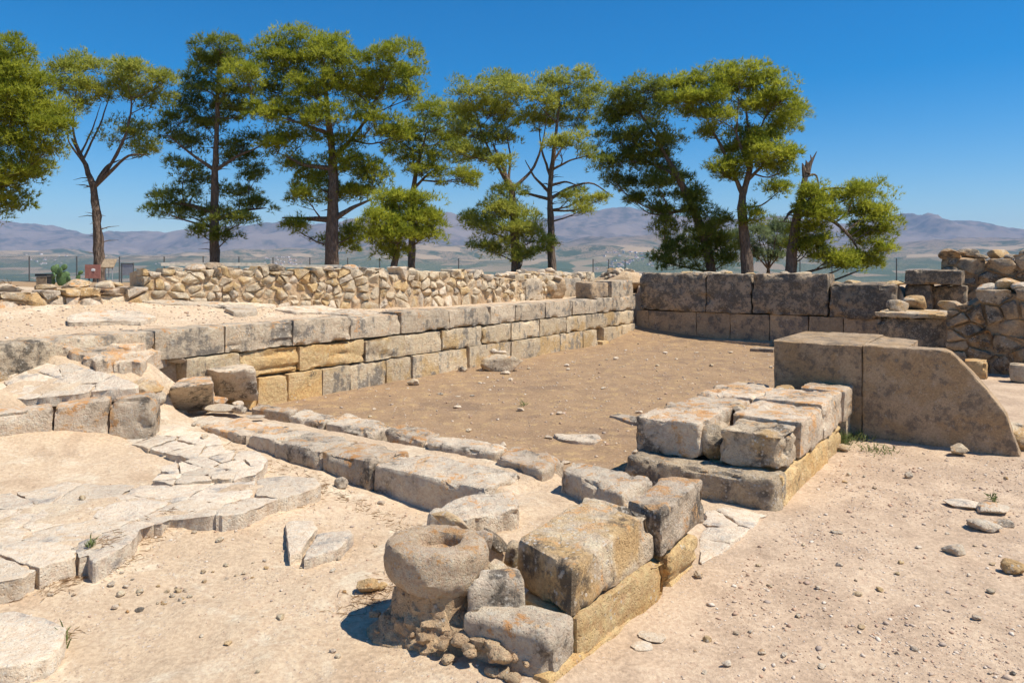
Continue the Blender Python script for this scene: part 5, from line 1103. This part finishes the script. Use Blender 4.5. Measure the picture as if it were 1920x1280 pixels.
pine('pine forking high into two thin limbs above a bushy base', 33, [(968, 530), (966, 460), (963, 400), (960, 355), (945, 320), (925, 270)],
     [(880, 180, 40, 24), (930, 165, 50, 24), (960, 180, 40, 26), (870, 220, 38, 24), (920, 215, 50, 26), (965, 225, 38, 22), (885, 255, 42, 22), (930, 265, 44, 22), (860, 290, 24, 16), (900, 300, 30, 18), (935, 310, 24, 14), (950, 370, 36, 20), (930, 400, 44, 22), (970, 410, 46, 24), (905, 430, 40, 24), (955, 445, 55, 26), (1000, 450, 36, 22), (925, 470, 48, 18), (980, 480, 36, 12), (1020, 465, 22, 14), (885, 410, 18, 14)],
     [[(960, 352), (925, 300), (900, 240), (890, 200)], [(960, 352), (1000, 320), (1018, 270), (1025, 220)], [(955, 340), (958, 290), (945, 230)]], .24, 7, 'needle_pale', dens=.85)
pine('thin crowned pine with bare sweeping lower limbs', 34, [(1035, 530), (1034, 470), (1032, 410), (1030, 370), (1035, 310), (1045, 230), (1050, 180)],
     [(1025, 165, 36, 20), (1070, 155, 44, 20), (1110, 175, 32, 22), (1010, 195, 36, 22), (1060, 195, 45, 22), (1100, 205, 28, 18), (1030, 225, 40, 20), (1075, 235, 36, 18), (1005, 235, 26, 20), (1080, 270, 36, 16), (1050, 280, 26, 14), (1095, 370, 22, 14), (1090, 395, 14, 9), (1125, 375, 16, 8), (1065, 375, 10, 10), (1100, 290, 20, 10)],
     [[(1030, 372), (985, 362), (975, 360)], [(1030, 370), (1070, 350), (1110, 340), (1150, 370)], [(1031, 360), (1000, 330), (985, 300)], [(1036, 310), (1060, 270), (1080, 230)], [(1034, 330), (1015, 280), (1010, 230)], [(1032, 355), (1060, 340), (1090, 350)], [(1034, 320), (1070, 300), (1110, 290)]], .21, 8, 'needle_pale', dead=26, dens=.7)
pine('dark drooping pine with foliage hanging nearly to the wall', 31, [(1340, 530), (1325, 460), (1300, 390), (1270, 330), (1235, 270), (1200, 210)],
     [(1165, 190, 40, 24), (1215, 170, 40, 24), (1150, 225, 36, 24), (1200, 215, 48, 30), (1245, 200, 30, 24), (1160, 265, 44, 26), (1215, 260, 50, 26), (1250, 270, 24, 18), (1140, 305, 30, 20), (1190, 305, 44, 26), (1240, 310, 36, 26), (1150, 340, 20, 12), (1185, 355, 24, 24), (1190, 378, 22, 14), (1235, 350, 30, 26), (1275, 345, 32, 26), (1300, 375, 28, 28), (1240, 390, 24, 24), (1245, 425, 22, 24), (1250, 460, 22, 26), (1240, 490, 26, 16), (1305, 410, 36, 28), (1310, 450, 42, 30), (1300, 485, 36, 22), (1350, 460, 34, 26), (1360, 490, 26, 18), (1340, 425, 26, 22)],
     [[(1270, 330), (1210, 300), (1170, 280)], [(1300, 390), (1250, 400), (1245, 450)]], .22, 9, 'needle_dark', droop=.35, dens=1.05)
pine('umbrella shaped pine with two dense domes on a bare trunk', 30, [(1402, 530), (1400, 480), (1393, 420), (1390, 370), (1402, 335), (1410, 290), (1400, 210)],
     [(1290, 165, 42, 22), (1340, 160, 44, 24), (1385, 148, 50, 22), (1430, 155, 40, 24), (1465, 190, 40, 28), (1280, 195, 36, 20), (1330, 190, 44, 22), (1390, 185, 55, 26), (1440, 205, 44, 24), (1485, 220, 24, 22), (1310, 215, 36, 16), (1470, 240, 36, 16), (1345, 225, 30, 14), (1325, 255, 20, 14),
      (1400, 262, 40, 20), (1440, 265, 44, 22), (1380, 290, 36, 20), (1430, 295, 52, 24), (1475, 300, 28, 18), (1400, 315, 40, 14), (1350, 318, 20, 12), (1465, 325, 30, 12), (1460, 360, 26, 14), (1410, 410, 18, 16), (1370, 335, 22, 10)],
     [[(1390, 365), (1370, 310), (1340, 250), (1310, 200)], [(1400, 345), (1430, 310), (1440, 270)], [(1408, 290), (1430, 230), (1450, 190)], [(1375, 315), (1380, 250), (1385, 180)]], .26, 10, dens=1.15)
pine('broken pine snag with a splintered top and side foliage', 29, [(1480, 530), (1484, 480), (1492, 420), (1502, 370), (1510, 330), (1516, 310)],
     [(1520, 370, 32, 18), (1545, 385, 34, 24), (1510, 400, 30, 20), (1550, 415, 28, 22), (1515, 440, 36, 18), (1520, 465, 40, 18), (1550, 490, 36, 14), (1505, 470, 24, 14), (1600, 370, 28, 20), (1630, 370, 36, 24), (1620, 405, 40, 26), (1650, 420, 30, 28), (1630, 450, 42, 24), (1655, 470, 22, 16), (1605, 490, 36, 18), (1630, 500, 24, 10), (1585, 500, 30, 10)],
     [[(1502, 370), (1540, 355), (1580, 352), (1610, 358)], [(1495, 400), (1560, 410), (1600, 450), (1615, 480)], [(1510, 330), (1530, 325), (1536, 350), (1534, 370)], [(1500, 390), (1480, 400), (1470, 415)]], .24, 11, dead=8, dens=1.1)
Y = 29
sn = bpy.data.objects[bpy.data.objects.keys()[-1]]
snag_root = [o for o in bpy.data.objects if o.parent is None and o.get('label', '').startswith('broken pine')][0]
for pts, r_ in (([(1513, 325), (1518, 308), (1524, 298), (1532, 284)], (.15, .09, .05, .012)), ([(1510, 330), (1507, 314), (1505, 306)], (.13, .08, .02)), ([(1516, 318), (1522, 300), (1519, 290)], (.09, .05, .01)), ([(1512, 320), (1513, 306), (1511, 300)], (.1, .05, .012))):
    V, Fc = tube([at(u, v, Y) for u, v in pts], r_, 6, .03, 3); mesh_obj('splinter', V, Fc, M['bark'], snag_root)
pine('feathery grey green shrub with many stems between two trunks', 33, [(1440, 530), (1440, 510), (1441, 500), (1442, 490)], [(1400, 440, 28, 18), (1440, 430, 36, 18), (1470, 440, 26, 18), (1390, 465, 22, 16), (1430, 455, 36, 20), (1465, 465, 24, 16), (1415, 480, 22, 10), (1455, 485, 20, 10), (1375, 450, 14, 12)],
     [[(1441, 505), (1420, 480), (1395, 440)], [(1441, 505), (1440, 470), (1440, 430)], [(1441, 505), (1460, 480), (1472, 440)], [(1441, 505), (1450, 470), (1458, 430)], [(1441, 505), (1428, 470), (1420, 430)]], .12, 12, 'needle_grey', cat='shrub', name='shrub', dens=.6)

# ------------------------------------------------------------------ far houses
V, Fc = box((0, 0, 3), (11, 9, 6)); hme = bpy.data.meshes.new('house'); 
rv = [(-5.8, -4.8, 6), (5.8, -4.8, 6), (5.8, 4.8, 6), (-5.8, 4.8, 6), (-5.8, 0, 8), (5.8, 0, 8)]
V = np.vstack([V, rv]); Fc = Fc + [(8, 9, 13, 12), (10, 11, 12, 13), (8, 12, 11), (9, 10, 13), (8, 11, 10, 9)]
hme.from_pydata(V.tolist(), [], Fc); hme.materials.append(M['house']); hme.materials.append(M['roof'])
for p in hme.polygons: p.material_index = 1 if p.index >= 6 else 0
RH = random.Random(3); cnt = 0
for (u0, u1, y0, y1, n) in ((1120, 1225, 5300, 6100, 60), (490, 580, 5600, 6300, 34), (720, 860, 4700, 5300, 34), (40, 130, 6100, 6800, 14), (280, 330, 5600, 6200, 10), (1020, 1110, 4700, 5200, 10)):
    for _ in range(n):
        Yh = RH.uniform(y0, y1); uu = RH.gauss((u0 + u1) / 2, (u1 - u0) / 4); x = (uu - 960) / F * Yh; z = float(far_z(np.array([x]), np.array([Yh]))[0])
        o = bpy.data.objects.new('house', hme); COL.objects.link(o); o.location = (x, Yh, z - 1); o.rotation_euler.z = RH.uniform(0, 3.14); s = RH.uniform(1.0, 2.1); o.scale = (s, s, s * .9)
        tag(o, 'tiny white village house far off below the mountains', 'house', 'houses of the far villages')
for o in bpy.data.objects:
    if '_w' in o: del o['_w']
